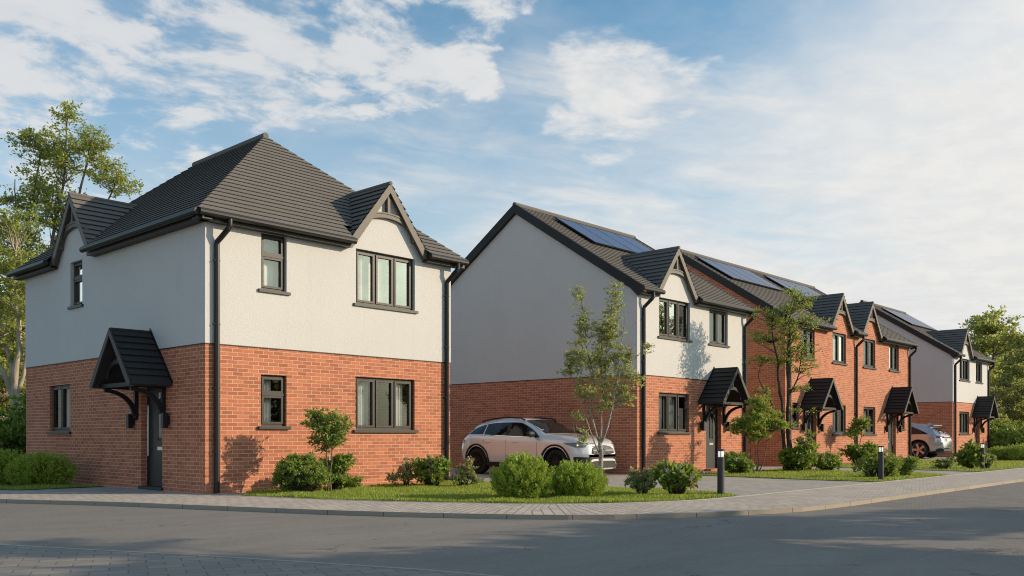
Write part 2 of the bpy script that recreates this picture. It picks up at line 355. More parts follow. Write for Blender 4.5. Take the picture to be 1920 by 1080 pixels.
def window(root, fr, a0, a1, z0, z1, panes=1, transom=None, cur=(), up=False, sill=True):
    m = MB(); w = .045
    def ring(b0, b1, c0, c1, w, d0, d1):
        m.fbox(fr, b0, b0+w, d0, d1, c0, c1); m.fbox(fr, b1-w, b1, d0, d1, c0, c1)
        m.fbox(fr, b0+w, b1-w, d0, d1, c0, c0+w); m.fbox(fr, b0+w, b1-w, d0, d1, c1-w, c1)
    ring(a0, a1, z0, z1, w, -.14, -.07)
    pw = (a1-a0-2*w)/panes; holes = []
    for k in range(panes):
        b0, b1 = a0+w+k*pw, a0+w+(k+1)*pw
        if k: m.fbox(fr, b0-.022, b0+.022, -.138, -.072, z0+w, z1-w)
        g = .024 if panes > 1 else .002
        if transom:
            ring(b0+.004, b1-.004, z0+w+.002, transom-.028, .042, -.13, -.05)
            m.fbox(fr, b0, b1, -.136, -.04, transom-.026, transom+.026)
            ring(b0+.004, b1-.004, transom+.028, z1-w-.002, .042, -.13, -.05)
            holes += [(b0+.03, b1-.03, z0+w+.03, transom-.06), (b0+.03, b1-.03, transom+.06, z1-w-.03)]
        else:
            ring(b0+g, b1-g, z0+w+.006, z1-w-.006, .045, -.13, -.052)
            holes.append((b0+g+.02, b1-g-.02, z0+w+.02, z1-w-.02))
    o = m.build('window', M['frame'], root)
    for h in holes:
        p = MB(); p.poly(fr(h[0],-.1,h[2]), fr(h[1],-.1,h[2]), fr(h[1],-.1,h[3]), fr(h[0],-.1,h[3]))
        p.build('pane', M['glass_up'] if up else M['glass'], o)
    if sill:
        s = MB(); s.fprism(fr, [(a0-.07,z0-.062),(a1+.07,z0-.062),(a1+.07,z0-.003),(a0-.07,z0-.003)], .002, .058)
        s.fbox(fr, a0+.002, a1-.002, -.13, .003, z0-.062, z0-.004)
        s.build('sill', M['frame'], o)
    for k, (c0, c1, dd, wv) in enumerate(cur):
        c = MB(); curtain(c, fr, a0+(a1-a0)*c0, a0+(a1-a0)*c1, z0+.03, z1-.03, dd, .016, wv, k*1.7+a0)
        c.build('curtain', M['curtain'], o, smooth=True)
    return o

def courses(mb, e0, e1, t0, t1, gauge, lift=.022, cut=None, axis=0):
    e0, e1, t0, t1 = map(Vector, (e0, e1, t0, t1))
    L = ((t0+t1)/2-(e0+e1)/2).length; n = max(2, round(L/gauge))
    nrm = (e1-e0).cross(((t0+t1)-(e0+e1))).normalized()
    if nrm.z < 0: nrm.negate()
    for i in range(n):
        s0, s1 = i/n, min(1, (i+1)/n)
        A, B = e0.lerp(t0, s0), e1.lerp(t1, s0); Cc, D = e0.lerp(t0, s1), e1.lerp(t1, s1); s2 = min(1, s1+.5/n); E_, G_ = e0.lerp(t0, s2), e1.lerp(t1, s2); dn = nrm*(.003-.018*(s2-s1)*2*n)
        rng_ = [(0., 1.)]
        if cut: rng_ = cut(s0, s1, A, B)
        for r0, r1 in rng_:
            a, b, c, d = A.lerp(B, r0), A.lerp(B, r1), Cc.lerp(D, r0), Cc.lerp(D, r1)
            a2, b2 = E_.lerp(G_, r0)+dn, E_.lerp(G_, r1)+dn; mb.poly(a+nrm*lift, b+nrm*lift, b2, a2)
            k = min(.45, .045/(gauge)); au, bu = a.lerp(c, k), b.lerp(d, k)
            mb.poly(a+nrm*lift, b+nrm*lift, b+nrm*(lift-.012), a+nrm*(lift-.012)); mb.poly(a+nrm*(lift-.012), b+nrm*(lift-.012), bu-nrm*.004, au-nrm*.004)
            for p, q, pu in ((a, c, au), (b, d, bu)): mb.poly(p+nrm*lift, q+nrm*.003, pu-nrm*.004, p+nrm*(lift-.012))

def eaves(root, fr, segs, zE, ov=.3, ends=.06):
    """fascia, soffit and gutter along an eave, in segments"""
    for a0, a1 in segs:
        f = MB(); f.fbox(fr, a0, a1, ov-.125, ov-.095, zE-.17, zE-.03); f.fbox(fr, a0+.003, a1-.003, .013, ov-.125, zE-.166, zE-.145)
        f.build('fascia', M['trim'], root)
        g = MB(); g.tube([fr(a0-ends, ov+.0, zE-.05), fr(a1+ends, ov+.0, zE-.05)], .066, 12); g.build('gutter', M['gutter'], root)

def downpipe(root, fr, a, zE, ov=.3, side=-1, brackets=(4.4,3.2,2.0,.8)):
    m = MB(); b = a+side*.0
    m.tube([fr(a-side*.14, ov-.01, zE-.06), fr(a-side*.14, ov-.01, zE-.24), fr(a-side*.12, ov-.02, zE-.28), fr(a, .075, zE-.52), fr(a, .065, zE-.57), fr(a, .065, .02)], .053, 10)
    for z in brackets: m.fbox(fr, a-.060, a+.060, .003, .09, z-.012, z+.012)
    m.build('downpipe', M['plastic'], root)

def gable(root, fr, gc, mw, zE=5.27, m=.64, ov=.3, hw=1.12, za=6.68, wallmat='render', dwall=.012):
    """small gabled dormer standing on the front wall: roof, barge boards, arch brace and king post"""
    zf = zE-.02
    w = MB(); zt = 5.18
    w.poly(fr(gc-hw-.1,dwall,zt), fr(gc+hw+.1,dwall,zt), fr(gc,dwall,za-.06))
    g = w.build('gable', M[wallmat], root)
    back = lambda z: ov-(z-zE)/m-.3
    t = MB()
    for s in (-1, 1):
        n = 11; foot = Vector((gc+s*hw, 0, zf)); apex = Vector((gc, 0, za))
        nz = Vector((s*(za-zf), 0, hw)).normalized()
        for i in range(n):
            p = foot.lerp(apex, i/n); q = foot.lerp(apex, (i+1)/n)
            pu = p+nz*.042; qx = foot.lerp(apex, min(1,(i+1.5)/n)); qu = qx-nz*(.012 if i < n-1 else -.004); pm = p+nz*.026; pl = p.lerp(q,.3)-nz*.006
            t.poly(fr(pu.x,.17,pu.z), fr(pu.x,back(p.z),pu.z), fr(qu.x,back(q.z),qu.z), fr(qu.x,.17,qu.z))
            t.poly(fr(pu.x,.17,pu.z), fr(pu.x,back(p.z),pu.z), fr(pm.x,back(p.z),pm.z), fr(pm.x,.17,pm.z))
            t.poly(fr(pm.x,.17,pm.z), fr(pm.x,back(p.z),pm.z), fr(pl.x,back(p.z),pl.z), fr(pl.x,.17,pl.z))
    t.tube([fr(gc,.18,za+.01), fr(gc,back(za),za+.01)], .045, 8)
    t.build('gable_roof', M['tile'], g)
    b = MB()
    for s in (-1, 1):
        P = [(gc, za+.012), (gc+s*(hw+.015), zf-.005), (gc+s*(hw-.03), zf-.09), (gc+s*(hw-.13), zf-.09), (gc, za-.20)]
        b.fprism(fr, P, .125, .165)
        Q = [(gc, za-.02), (gc+s*(hw-.01), zf-.03), (gc+s*(hw-.06), zf-.09), (gc, za-.10)]
        b.fprism(fr, Q, dwall+.002, .125)
    b.build('bargeboard', M['barge'], g)
    k = MB(); n = 18; O = []; I = []
    for i in range(n+1):
        th = math.pi*i/n; O.append((gc-.80*math.cos(th), 5.60+.42*math.sin(th)**.9)); I.append((gc-.70*math.cos(th), 5.56+.36*math.sin(th)**.9))
    k.strip([fr(a,.10,z) for a,z in O], [fr(a,.10,z) for a,z in I], [fr(a,dwall+.001,z) for a,z in O], [fr(a,dwall+.001,z) for a,z in I])
    k.strip([fr(a,.115,z+.02) for a,z in O], [fr(a,.115,z-.012) for a,z in O], [fr(a,.05,z+.02) for a,z in O], [fr(a,.05,z-.012) for a,z in O])
    for s in (-1, 1): k.fbox(fr, gc+s*.765-.06, gc+s*.765+.06, dwall+.002, .135, 5.50, 5.60)
    k.fbox(fr, gc-.035, gc+.035, dwall+.002, .11, 6.0, za-.2)
    k.build('arch_brace', M['barge'], g)
    return g

def gable_courses_cut(gcs, hw, ncut, axis):
    """leave the main roof's overhanging courses out under each dormer"""
    def cut(s0, s1, A, B):
        if s0 > ncut: return [(0., 1.)]
        out = []; p = 0.
        for g in sorted(gcs, reverse=(B[axis] < A[axis])):
            den = B[axis]-A[axis]; f0, f1 = sorted(((g-hw+.03-A[axis])/den, (g+hw-.03-A[axis])/den))
            if f0 > p: out.append((p, max(p, min(1, f0))))
            p = max(p, f1)
        if p < 1: out.append((p, 1.))
        return out
    return cut

def canopy(root, fr, c, za=3.19, zf=2.12, hw=.90, pr=.82):
    t = MB()
    for s in (-1, 1):
        n = 8; foot = Vector((c+s*hw, 0, zf)); apex = Vector((c, 0, za)); nz = Vector((s*(za-zf), 0, hw)).normalized()
        for i in range(n):
            p = foot.lerp(apex, i/n); q = foot.lerp(apex, (i+1)/n)
            pu = p+nz*.044; qx = foot.lerp(apex, min(1,(i+1.5)/n)); qu = qx-nz*(.010 if i < n-1 else -.006); pm = p+nz*.026; pl = p.lerp(q,.3)-nz*.004
            t.poly(fr(pu.x,pr,pu.z), fr(pu.x,.003,pu.z), fr(qu.x,.003,qu.z), fr(qu.x,pr,qu.z))
            t.poly(fr(pu.x,pr,pu.z), fr(pu.x,.003,pu.z), fr(pm.x,.003,pm.z), fr(pm.x,pr,pm.z))
            t.poly(fr(pm.x,pr,pm.z), fr(pm.x,.003,pm.z), fr(pl.x,.003,pl.z), fr(pl.x,pr,pl.z))
        t.fprism(fr, [(c, za-.01), (c+s*hw, zf-.01), (c+s*(hw-.04), zf-.06), (c, za-.07)], .004, pr-.01)
        t.tube([fr(c+s*(hw+.015), .02, zf-.005), fr(c+s*(hw+.015), pr+.02, zf-.005)], .036, 8)
    t.tube([fr(c,.0,za+.012), fr(c,pr+.01,za+.012)], .034, 8)
    o = t.build('porch_canopy', M['tile_dark'], root)
    f = MB()
    for s in (-1, 1):
        f.fprism(fr, [(c, za+.10), (c+s*(hw+.05), zf+.03), (c+s*hw, zf+.0), (c, za+.02)], .002, .03)
    f.build('flashing', M['plastic'], o)
    b = MB()
    for s in (-1, 1):
        b.fprism(fr, [(c, za+.03), (c+s*(hw+.03), zf-.005), (c+s*(hw-.0), zf-.06), (c+s*(hw-.10), zf-.05), (c, za-.115)], pr, pr+.04)
    b.build('bargeboard', M['porch'], o)
    k = MB(); n = 12; O = []; I = []
    for i in range(n+1):
        th = math.pi*i/n; O.append((c-.50*math.cos(th), 2.26+.36*math.sin(th))); I.append((c-.42*math.cos(th), 2.24+.29*math.sin(th)))
    k.strip([fr(a,pr-.12,z) for a,z in O], [fr(a,pr-.12,z) for a,z in I], [fr(a,pr-.18,z) for a,z in O], [fr(a,pr-.18,z) for a,z in I])
    k.fbox(fr, c-.025, c+.025, pr-.17, pr-.13, 2.60, za-.15)
    k.fbox(fr, c-hw+.10, c+hw-.10, pr-.19, pr-.11, zf-.06, zf+.02)
    k.build('arch_brace', M['porch_shaded'], o)
    for s in (-1, 1):
        g = MB(); a = c+s*.60
        g.fbox(fr, a-.035, a+.035, .002, .075, 1.50, zf-.02); g.fbox(fr, a-.035, a+.035, .075, pr-.12, zf-.075, zf-.012)
        g.fprism(fr, [(a-.035,1.50),(a+.035,1.50),(a+.0,1.42)], .002, .06)
        O = []; I = []
        for i in range(9):
            th = math.pi/2*i/8; O.append((.70-.66*math.cos(th), 1.56+.49*math.sin(th))); I.append((.70-.58*math.cos(th), 1.52+.46*math.sin(th)))
        g.strip([fr(a-.03,d,z) for d,z in O], [fr(a-.03,d,z) for d,z in I], [fr(a+.03,d,z) for d,z in O], [fr(a+.03,d,z) for d,z in I])
        g.build('bracket', M['porch_shaded'], o)
    return o

def door(root, fr, a0, a1, hinge=1, step=False):
    m = MB(); w = .06; z0, z1 = .06, 2.12; D0, D1 = -.20, -.15
    m.fbox(fr, a0+w, a1-w, D0, D1, z0, z1-w)
    for z in (.45,.80,1.15,1.50,1.80): m.fbox(fr, a0+w+.05, a1-w-.05, D1, D1+.004, z-.30, z-.006)
    o = m.build('door', M['door'], root)
    f = MB(); f.fbox(fr, a0, a0+w, -.215, -.13, z0, z1); f.fbox(fr, a1-w, a1, -.215, -.13, z0, z1); f.fbox(fr, a0+w, a1-w, -.215, -.13, z1-w, z1)
    f.build('door_frame', M['frame'], o)
    c = (a0+a1)/2+hinge*.10
    g = MB(); g.fbox(fr, c-.085, c+.085, D1+.005, D1+.012, 1.02, 1.98); g.build('glazing', M['carglass'], o)
    e = MB(); e.fbox(fr, c-.105, c-.085, D1+.004, D1+.02, 1.0, 2.0); e.fbox(fr, c+.085, c+.105, D1+.004, D1+.02, 1.0, 2.0); e.build('glazing_bead', M['frame'], o)
    l = MB(); h = (a0+a1)/2-hinge*.33
    l.tube([fr(h, D1+.06, .68), fr(h, D1+.06, 1.72)], .014, 8)
    for z in (.8, 1.6): l.tube([fr(h, D1, z), fr(h, D1+.06, z)], .009, 6)
    l.build('handle', M['steel'], o)
    p = MB(); p.fbox(fr, (a0+a1)/2-.02, (a0+a1)/2+.22, D1+.004, D1+.016, .80, .87) if hinge > 0 else p.fbox(fr, (a0+a1)/2-.22, (a0+a1)/2+.02, D1+.004, D1+.016, .80, .87)
    p.build('letter_plate', M['steel'], o)
    t = MB(); t.fbox(fr, a0-.04, a1+.04, -.2, .05 if not step else .22, .0, .06); t.build('threshold', M['trim'] if not step else M['brick'], o)
    return o

def wall_lamp(root, fr, a, z0=1.25, z1=1.55):
    m = MB(); m.fbox(fr, a-.055, a+.055, .04, .15, z0, z1); m.fbox(fr, a-.035, a+.035, .002, .045, z0+.07, z1-.07)
    m.build('wall_lamp', M['lampbody'], root, bevel=.006)

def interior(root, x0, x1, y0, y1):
    m = MB()  # floors and a partition, coloured near black so the rooms look unlit
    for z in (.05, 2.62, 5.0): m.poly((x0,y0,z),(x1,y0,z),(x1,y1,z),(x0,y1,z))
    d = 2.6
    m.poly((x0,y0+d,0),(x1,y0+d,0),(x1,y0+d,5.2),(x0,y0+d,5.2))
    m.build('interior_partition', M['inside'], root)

ZB = 2.84   # top of the brickwork
def solar(roof, u0, n, vf, m=.64, zE=5.27, w=1.06):
    """a row of panels lying just above the roof slope"""
    v0, v1 = vf+2.42, vf+4.06
    sl = math.hypot(1, m); L = (v1-v0)*sl; ang = math.atan(m)
    z0 = zE+m*(v0-vf+.3)
    for k in range(n):
        b = MB(); b.box(0, w-.015, 0, L, 0, .04); o = b.build('solar_panel', M['panel_edge'], roof)
        c = MB(); c.poly((.02,.02,.043),(w-.035,.02,.043),(w-.035,L-.02,.043),(.02,L-.02,.043)); c.build('solar_cells', M['panel'], o)
        o.location = (u0+k*w, v0-m/sl*.06, z0+.06/sl); o.rotation_euler = (ang, 0, 0)

# ------------------------------------------------------------------ house 1 (hipped corner house)
def house_one():
    root = empty('detached_house', (0,0,0), 0, 'white and red brick corner house with a pyramid-like hipped roof and two gables', 'house')
    W, D = 6.29, 9.15; F = frame_front(0); S = frame_left(0)
    fo = [(1.18,1.76,3.99,5.11),(3.495,5.17,3.96,5.145),(1.18,1.765,1.285,2.305),(3.49,5.175,1.225,2.375)]
    so = [(5.60,6.28,4.12,5.15),(6.32,7.58,1.20,2.31),(1.72,2.66,.0,2.14,.22)]
    b = MB(); wall(b, F, 0, W, -.05, ZB, fo); wall(b, S, 0, D, -.05, ZB, so)
    b.poly((W,0,-.05),(W,D,-.05),(W,D,ZB),(W,0,ZB)); b.poly((0,D,-.05),(W,D,-.05),(W,D,ZB),(0,D,ZB)); b.build('brick_wall', M['brick'], root)
    r = MB(); e = .012; wall(r, F, -e, W+e, ZB, 5.18, fo, d=e); wall(r, S, -e, D+e, ZB, 5.18, so, d=e)
    r.poly((W+e,-e,ZB),(W+e,D+e,ZB),(W+e,D+e,5.18),(W+e,-e,5.18)); r.poly((-e,D+e,ZB),(W+e,D+e,ZB),(W+e,D+e,5.12),(-e,D+e,5.12)); r.build('rendered_wall', M['render'], root)
    bead = MB()
    bead.fbox(F, -.02, W+.02, .001, .019, ZB-.016, ZB); bead.fbox(S, -.02, D+.02, .001, .019, ZB-.016, ZB)
    bead.build('render_bead', M['trim'], root)
    o = .3; zE = 5.27; zR = 8.16; c = W/2; r0, r1 = 3.01, 6.34
    gF, gS = 4.33, 5.95
    t = MB()
    m1 = (zR-zE)/(r0+o); m2 = (zR-zE)/(c+o)
    courses(t, (-o,-o,zE), (W+o,-o,zE), (c,r0,zR), (c,r0,zR)  , .172, cut=gable_courses_cut([gF], 1.12, .10, 0))
    courses(t, (-o,D+o,zE), (-o,-o,zE), (c,r1,zR), (c,r0,zR)  , .172, cut=gable_courses_cut([gS], 1.12, .10, 1))
    courses(t, (W+o,-o,zE), (W+o,D+o,zE), (c,r0,zR), (c,r1,zR)  , .172)
    courses(t, (W+o,D+o,zE), (-o,D+o,zE), (c,r1,zR), (c,r1,zR)  , .172)
    roof = t.build('roof', M['tile'], root, recalc=False)
    k = MB(); k.tube([(c,r0-.04,zR+.005),(c,r1+.04,zR+.005)], .075, 8)
    k.build('ridge_tiles', M['tile'], roof)
    eaves(root, F, [(-o+.02, gF-1.06), (gF+1.06, W+o-.02)], zE, o, .0); eaves(root, S, [(-o+.02, gS-1.06), (gS+1.06, D+o)], zE, o, .0)
    gable(root, F, gF, None, zE, m1, o); gable(root, S, gS, None, zE, m2, o)
    downpipe(root, F, .20, zE, o, -1); downpipe(root, F, W-.16, zE, o, -1)
    window(root, F, *fo[0], 1, 4.68, [(0,1,-.24,3)], True); window(root, F, *fo[1], 3, None, [(0,1,-.30,2),(.10,.32,-.22,4),(.45,.66,-.22,4)], True)
    window(root, F, *fo[2], 1, 1.92, [(0,.62,-.24,5)]); window(root, F, *fo[3], 3, None, [(.02,.31,-.22,5),(.68,.90,-.22,5)])
    window(root, S, *so[0], 1, 4.76, [(0,1,-.24,4)], True); window(root, S, *so[1], 2, None, [(.0,.95,-.24,8)])
    door(root, S, so[2][0], so[2][1], -1); canopy(root, S, 2.2)
    wall_lamp(root, S, 2.97); wall_lamp(root, S, 1.43)
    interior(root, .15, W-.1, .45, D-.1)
    return root

# ------------------------------------------------------------------ gabled houses
def gabled_house(root, W, brick_only, fo, gcs, pipes, canopies, doors, lamps, wins, panels, D=9.2):
    """front on local y = 0, left gable wall on local x = 0"""
    F = frame_front(0); S = frame_left(0); zE, m, o = 5.27, .64, .3; vR = D/2; zR = zE+m*(vR+o); vo = .12
    e = .012; top = 5.18; zt = lambda v: zE+m*(v+o)-.10
    b = MB(); zb = top if brick_only else ZB
    wall(b, F, 0, W, -.05, zb, fo)
    if brick_only:
        for x in (0, W): b.poly((x,0,-.05),(x,D,-.05),(x,D,zt(0)),(x,vR,zt(vR)),(x,0,zt(0)))
    else:
        for x in (0, W): b.poly((x,0,-.05),(x,D,-.05),(x,D,ZB),(x,0,ZB))
    b.poly((0,D,-.05),(W,D,-.05),(W,D,zb),(0,D,zb)); b.build('brick_wall', M['brick'], root)
    if not brick_only:
        r = MB(); wall(r, F, -e, W+e, ZB, top, fo, d=e)
        for x in (-e, W+e): r.poly((x,-e,ZB),(x,D+e,ZB),(x,D+e,zt(0)),(x,vR,zt(vR)),(x,-e,zt(0)))
        r.poly((-e,D+e,ZB),(W+e,D+e,ZB),(W+e,D+e,top),(-e,D+e,top)); r.build('rendered_wall', M['render'], root)
        bead = MB(); bead.fbox(F, -.02, W+.02, .001, .019, ZB-.016, ZB); bead.fbox(S, -.02, D+.02, .001, .019, ZB-.016, ZB); bead.build('render_bead', M['trim'], root)
    t = MB()
    courses(t, (-vo,-o,zE), (W+vo,-o,zE), (-vo,vR,zR), (W+vo,vR,zR)  , .172, cut=gable_courses_cut(gcs, 1.12, .075, 0))
    courses(t, (-vo,D+o,zE), (W+vo,D+o,zE), (-vo,vR,zR), (W+vo,vR,zR)  , .172)
    roof = t.build('roof', M['tile'], root, recalc=False)
    k = MB(); k.tube([(-vo-.01,vR,zR+.0),(W+vo+.01,vR,zR+.0)], .08, 8); k.build('ridge_tiles', M['tile'], roof)
    for x0, x1 in ((-vo-.012, -.013), (W+.013, W+vo+.012)):
        v = MB()
        for s in (0, 1):
            y = (lambda q: q) if s == 0 else (lambda q: D-q)
            P = [(y(vR), zR+.03), (y(-o-.02), zE+.01), (y(-o-.02), zE-.14), (y(-o+.22), zE-.22), (y(-o+.42), zE-.02), (y(vR), zR-.27)]
            v.prism([(x0,a,z) for a,z in P], [(x1,a,z) for a,z in P])
        v.build('verge_board', M['verge'], roof)
    segs = []; p = -vo
    for g in sorted(gcs):
        segs.append((p, g-1.05)); p = g+1.05
    segs.append((p, W+vo)); eaves(root, F, segs, zE, o, .02)
    for g in gcs: gable(root, F, g, None, zE, m, o, wallmat='brick' if brick_only else 'render', dwall=.004 if brick_only else .012)
    for a, s in pipes: downpipe(root, F, a, zE, o, s)
    for w in wins: window(root, F, *w)
    for a0, a1, h in doors: door(root, F, a0, a1, h, True)
    for c in canopies: canopy(root, F, c)
    for a in lamps: wall_lamp(root, F, a)
    for u0, n in panels: solar(roof, u0, n, 0)
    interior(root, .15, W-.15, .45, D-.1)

def house_two():
    root = empty('gabled_house', (12.58,-1.01,0), 0, 'white and brick gabled house beside the parked white crossover, tree shadow on its front', 'house')
    fo = [(1.09,2.78,4.0,5.14),(3.92,5.07,4.0,5.10),(1.09,2.75,1.20,2.36),(3.72,4.67,0,2.14,.22)]
    wins = [(*fo[0],3,None,[(.0,.2,-.22,5),(.36,.58,-.22,5)],False),(*fo[1],2,None,[(0,.9,-.24,6)],True),(*fo[2],3,None,[(0,.28,-.22,5),(.34,.62,-.22,5),(.64,.8,-.22,4)],False)]
    gabled_house(root, 6.29, False, fo, [1.93], [(.24,-1),(6.13,-1)], [4.2], [(3.72,4.67,1)], [3.42,4.98], wins, [(1.15,4)])
    return root
def house_three():
    root = empty('semi_detached_house', (21.75,-1.01,0), 0, 'all red brick pair of joined houses with twin pointed gables side by side', 'house')
    c = 6.23
    L = [(1.29,2.44,3.98,5.10),(4.05,5.34,3.97,5.15),(.56,1.10,1.40,2.30),(4.05,5.32,1.16,2.31)]
    dr = (1.65,2.59)
    fo = L + [(2*c-b, 2*c-a, z0, z1) for a, b, z0, z1 in L] + [(dr[0],dr[1],0,2.14,.22),(2*c-dr[1],2*c-dr[0],0,2.14,.22)]
    wins = []
    for i, w in enumerate(fo[:8]):
        wins.append((*w, 1 if i % 4 == 2 else 2, None, [(0,.9,-.26,3)] if i % 4 < 2 else ([(0,.35,-.24,4),(.55,.8,-.24,4)] if i % 4 == 3 else []), i % 4 < 2))
    gabled_house(root, 2*c, True, fo, [4.70, 2*c-4.70], [(.24,-1),(c+.04,-1),(2*c-.05,-1)], [2.12, 2*c-2.12], [(dr[0],dr[1],1),(2*c-dr[1],2*c-dr[0],-1)], [1.34,2.90,2*c-2.90,2*c-1.34], wins, [(.55,4),(6.2,4)])
    return root
H1 = house_one(); H2 = house_two(); H3 = house_three()
H4 = copy_tree(H2); H4.location = (40.47,-1.01,0); H4['label'] = 'far white and brick gabled house at the end of the row, beside the silver car'

# ------------------------------------------------------------------ ground, road, pavement, lawns
def sheet(name, pts, z, mat, kind='structure'):
    m = MB(); m.poly(*[(x,y,z) for x,y in pts]); return tag(m.build(name, mat, recalc=False), kind=kind)
def smooth_line(P, n):
    """Catmull-Rom through P, resampled to n points of equal spacing"""
    P = [Vector((*p,0)) for p in P]; Q = []
    for i in range(len(P)-1):
        a, b, c, d = P[max(i-1,0)], P[i], P[i+1], P[min(i+2,len(P)-1)]
        for k in range(12):
            t = k/12; Q.append(.5*((2*b)+(c-a)*t+(2*a-5*b+4*c-d)*t*t+(3*b-a-3*c+d)*t**3))
    Q.append(P[-1]); L = [0]
    for i in range(1,len(Q)): L.append(L[-1]+(Q[i]-Q[i-1]).length)
    out = []; j = 0
    for k in range(n):
        s = L[-1]*k/(n-1)
        while j < len(Q)-2 and L[j+1] < s: j += 1
        t = (s-L[j])/max(1e-9, L[j+1]-L[j]); out.append(Q[j].lerp(Q[j+1], min(1,max(0,t))))
    return out, L[-1]
KP = [(-16,30),(-9.5,15),(-5.6,6.6),(-3.08,1.35),(-2.02,-.78),(-1.26,-2.9),(-.52,-4.9),(.26,-6.45),(1.16,-7.8),(2.55,-8.85),(4.2,-9.5),(5.6,-9.68),(8.85,-9.68),(17.4,-9.68),(30,-9.68),(60,-9.68),(130,-9.68)]
IP = [(-13.9,30),(-7.5,15),(-3.7,6.6),(-1.25,1.75),(-.35,.3),(.18,-1.0),(.76,-3.18),(1.65,-5.04),(2.75,-6.6),(4.48,-7.5),(6.26,-7.68),(7.5,-7.68),(9.5,-7.68),(17.4,-7.68),(30,-7.68),(60,-7.68),(130,-7.68)]
ZR = -.065
def pavement():
    n = 260; parts = []
    K = []; I = []; s = 0; acc = []
    for i in range(len(KP)-1): pass
    kd, Lk = smooth_line(KP, n); idd, Li = smooth_line(IP, n)
    # match the inner line to the kerb line by nearest point so block courses run across the walk
    import bisect
    fine, Lf = smooth_line(IP, 4000); j = 0; inner = []
    for p in kd:
        best = min(range(j, min(j+400, 4000)), key=lambda q: (fine[q]-p).length_squared); j = max(j, best); inner.append(fine[best])
    m = MB(); m.uv = []; s = 0
    for i in range(n-1):
        p, q, a, b = kd[i], kd[i+1], inner[i], inner[i+1]; ds = ((q-p).length+(b-a).length)/2
        w0, w1 = (p-a).length, (q-b).length
        k0 = p+(a-p).normalized()*.03; k1 = q+(b-q).normalized()*.03
        m.poly((k0.x,k0.y,0),(k1.x,k1.y,0),(b.x,b.y,0),(a.x,a.y,0)); m.uv += [(.03,s),(.03,s+ds),(w1,s+ds),(w0,s)]
        s += ds
    tag(m.build('pavement', M['pave'], recalc=False), kind='structure')
    k = MB(); k.uv = []; s = 0
    for i in range(n-1):
        p, q, a, b = kd[i], kd[i+1], inner[i], inner[i+1]; k0 = p+(a-p).normalized()*.03; k1 = q+(b-q).normalized()*.03
        k.poly((p.x,p.y,.002),(q.x,q.y,.002),(k1.x,k1.y,.002),(k0.x,k0.y,.002)); k.poly((p.x,p.y,.002),(q.x,q.y,.002),(q.x,q.y,-.12),(p.x,p.y,-.12))
        s1 = s+(q-p).length; k.uv += [(s,.3),(s1,.3),(s1,.33),(s,.33),(s,.3),(s1,.3),(s1,.18),(s,.18)]; s = s1
    tag(k.build('kerb', M['kerb'], recalc=False), kind='structure')
    e = MB()
    for i in range(n-1):
        a, b = inner[i], inner[i+1]
        if (b-a).length < 1e-4: continue
        nrm = (a-kd[i]).normalized()*.055; c, d = a+nrm, b+(b-kd[i+1]).normalized()*.055
        e.box  # edging strip
        e.poly((a.x,a.y,.006),(b.x,b.y,.006),(d.x,d.y,.006),(c.x,c.y,.006)); e.poly((a.x,a.y,.006),(b.x,b.y,.006),(b.x,b.y,-.01),(a.x,a.y,-.01))
    tag(e.build('path_edging', M['edging'], recalc=False), kind='structure')
    return kd, inner
KD, INNER = pavement()
sheet('ground', [(-400,-400),(500,-400),(500,500),(-400,500)], ZR-.012, M['lawn'])
sheet('road', [(-60,-60),(6.78+3.5,-60),(6.78,-12.2),(6.15,-9.34),(6.15,-5),(4,0),(0,40),(-60,40)], ZR, M['asphalt'])
sheet('block_road', [(6.1,-9.2),(6.1,-9.4),(6.74,-12.2),(10.2,-60),(140,-60),(140,-9.2)], ZR-.004, M['roadpave'])
# everything inside the pavement line that is not lawn is paved
ins = [(p.x,p.y) for p in INNER]
sheet('driveway', ins+[(130,14),(-13.9,40)], -.006, M['drive'])
near = [(-40,60),(-9.2,3.0),(-5.2,-5.34),(-4.17,-7.76),(-3.39,-9.85),(-2.6,-13),(-2.2,-20),(-2,-60),(-60,-60)]
m = MB(); m.poly(*[(x,y,ZR+.012) for x,y in near]); tag(m.build('near_pavement', paver_mat('near_blocks', (.29,.26,.228),(.24,.215,.19),(.17,.152,.134),.3,.2,rot=R(24),msize=.008), recalc=False), kind='structure')
m = MB()
for a, b in zip(near[:-1], near[1:]):
    d = (Vector(b)-Vector(a)).normalized(); nn = Vector((d.y,-d.x))
    p, q = Vector(a), Vector(b); k = -.05
    m.hexa([(p.x,p.y,ZR-.05),(q.x,q.y,ZR-.05),(q.x+nn.x*k,q.y+nn.y*k,ZR-.05),(p.x+nn.x*k,p.y+nn.y*k,ZR-.05),(p.x,p.y,ZR+.018),(q.x,q.y,ZR+.018),(q.x+nn.x*k,q.y+nn.y*k,ZR+.018),(p.x+nn.x*k,p.y+nn.y*k,ZR+.018)])
    if b[1] < -25: break
tag(m.build('near_kerb', simple('near_kerb_concrete', (.34,.31,.265), .9, var=.2, nscale=10)), kind='structure')

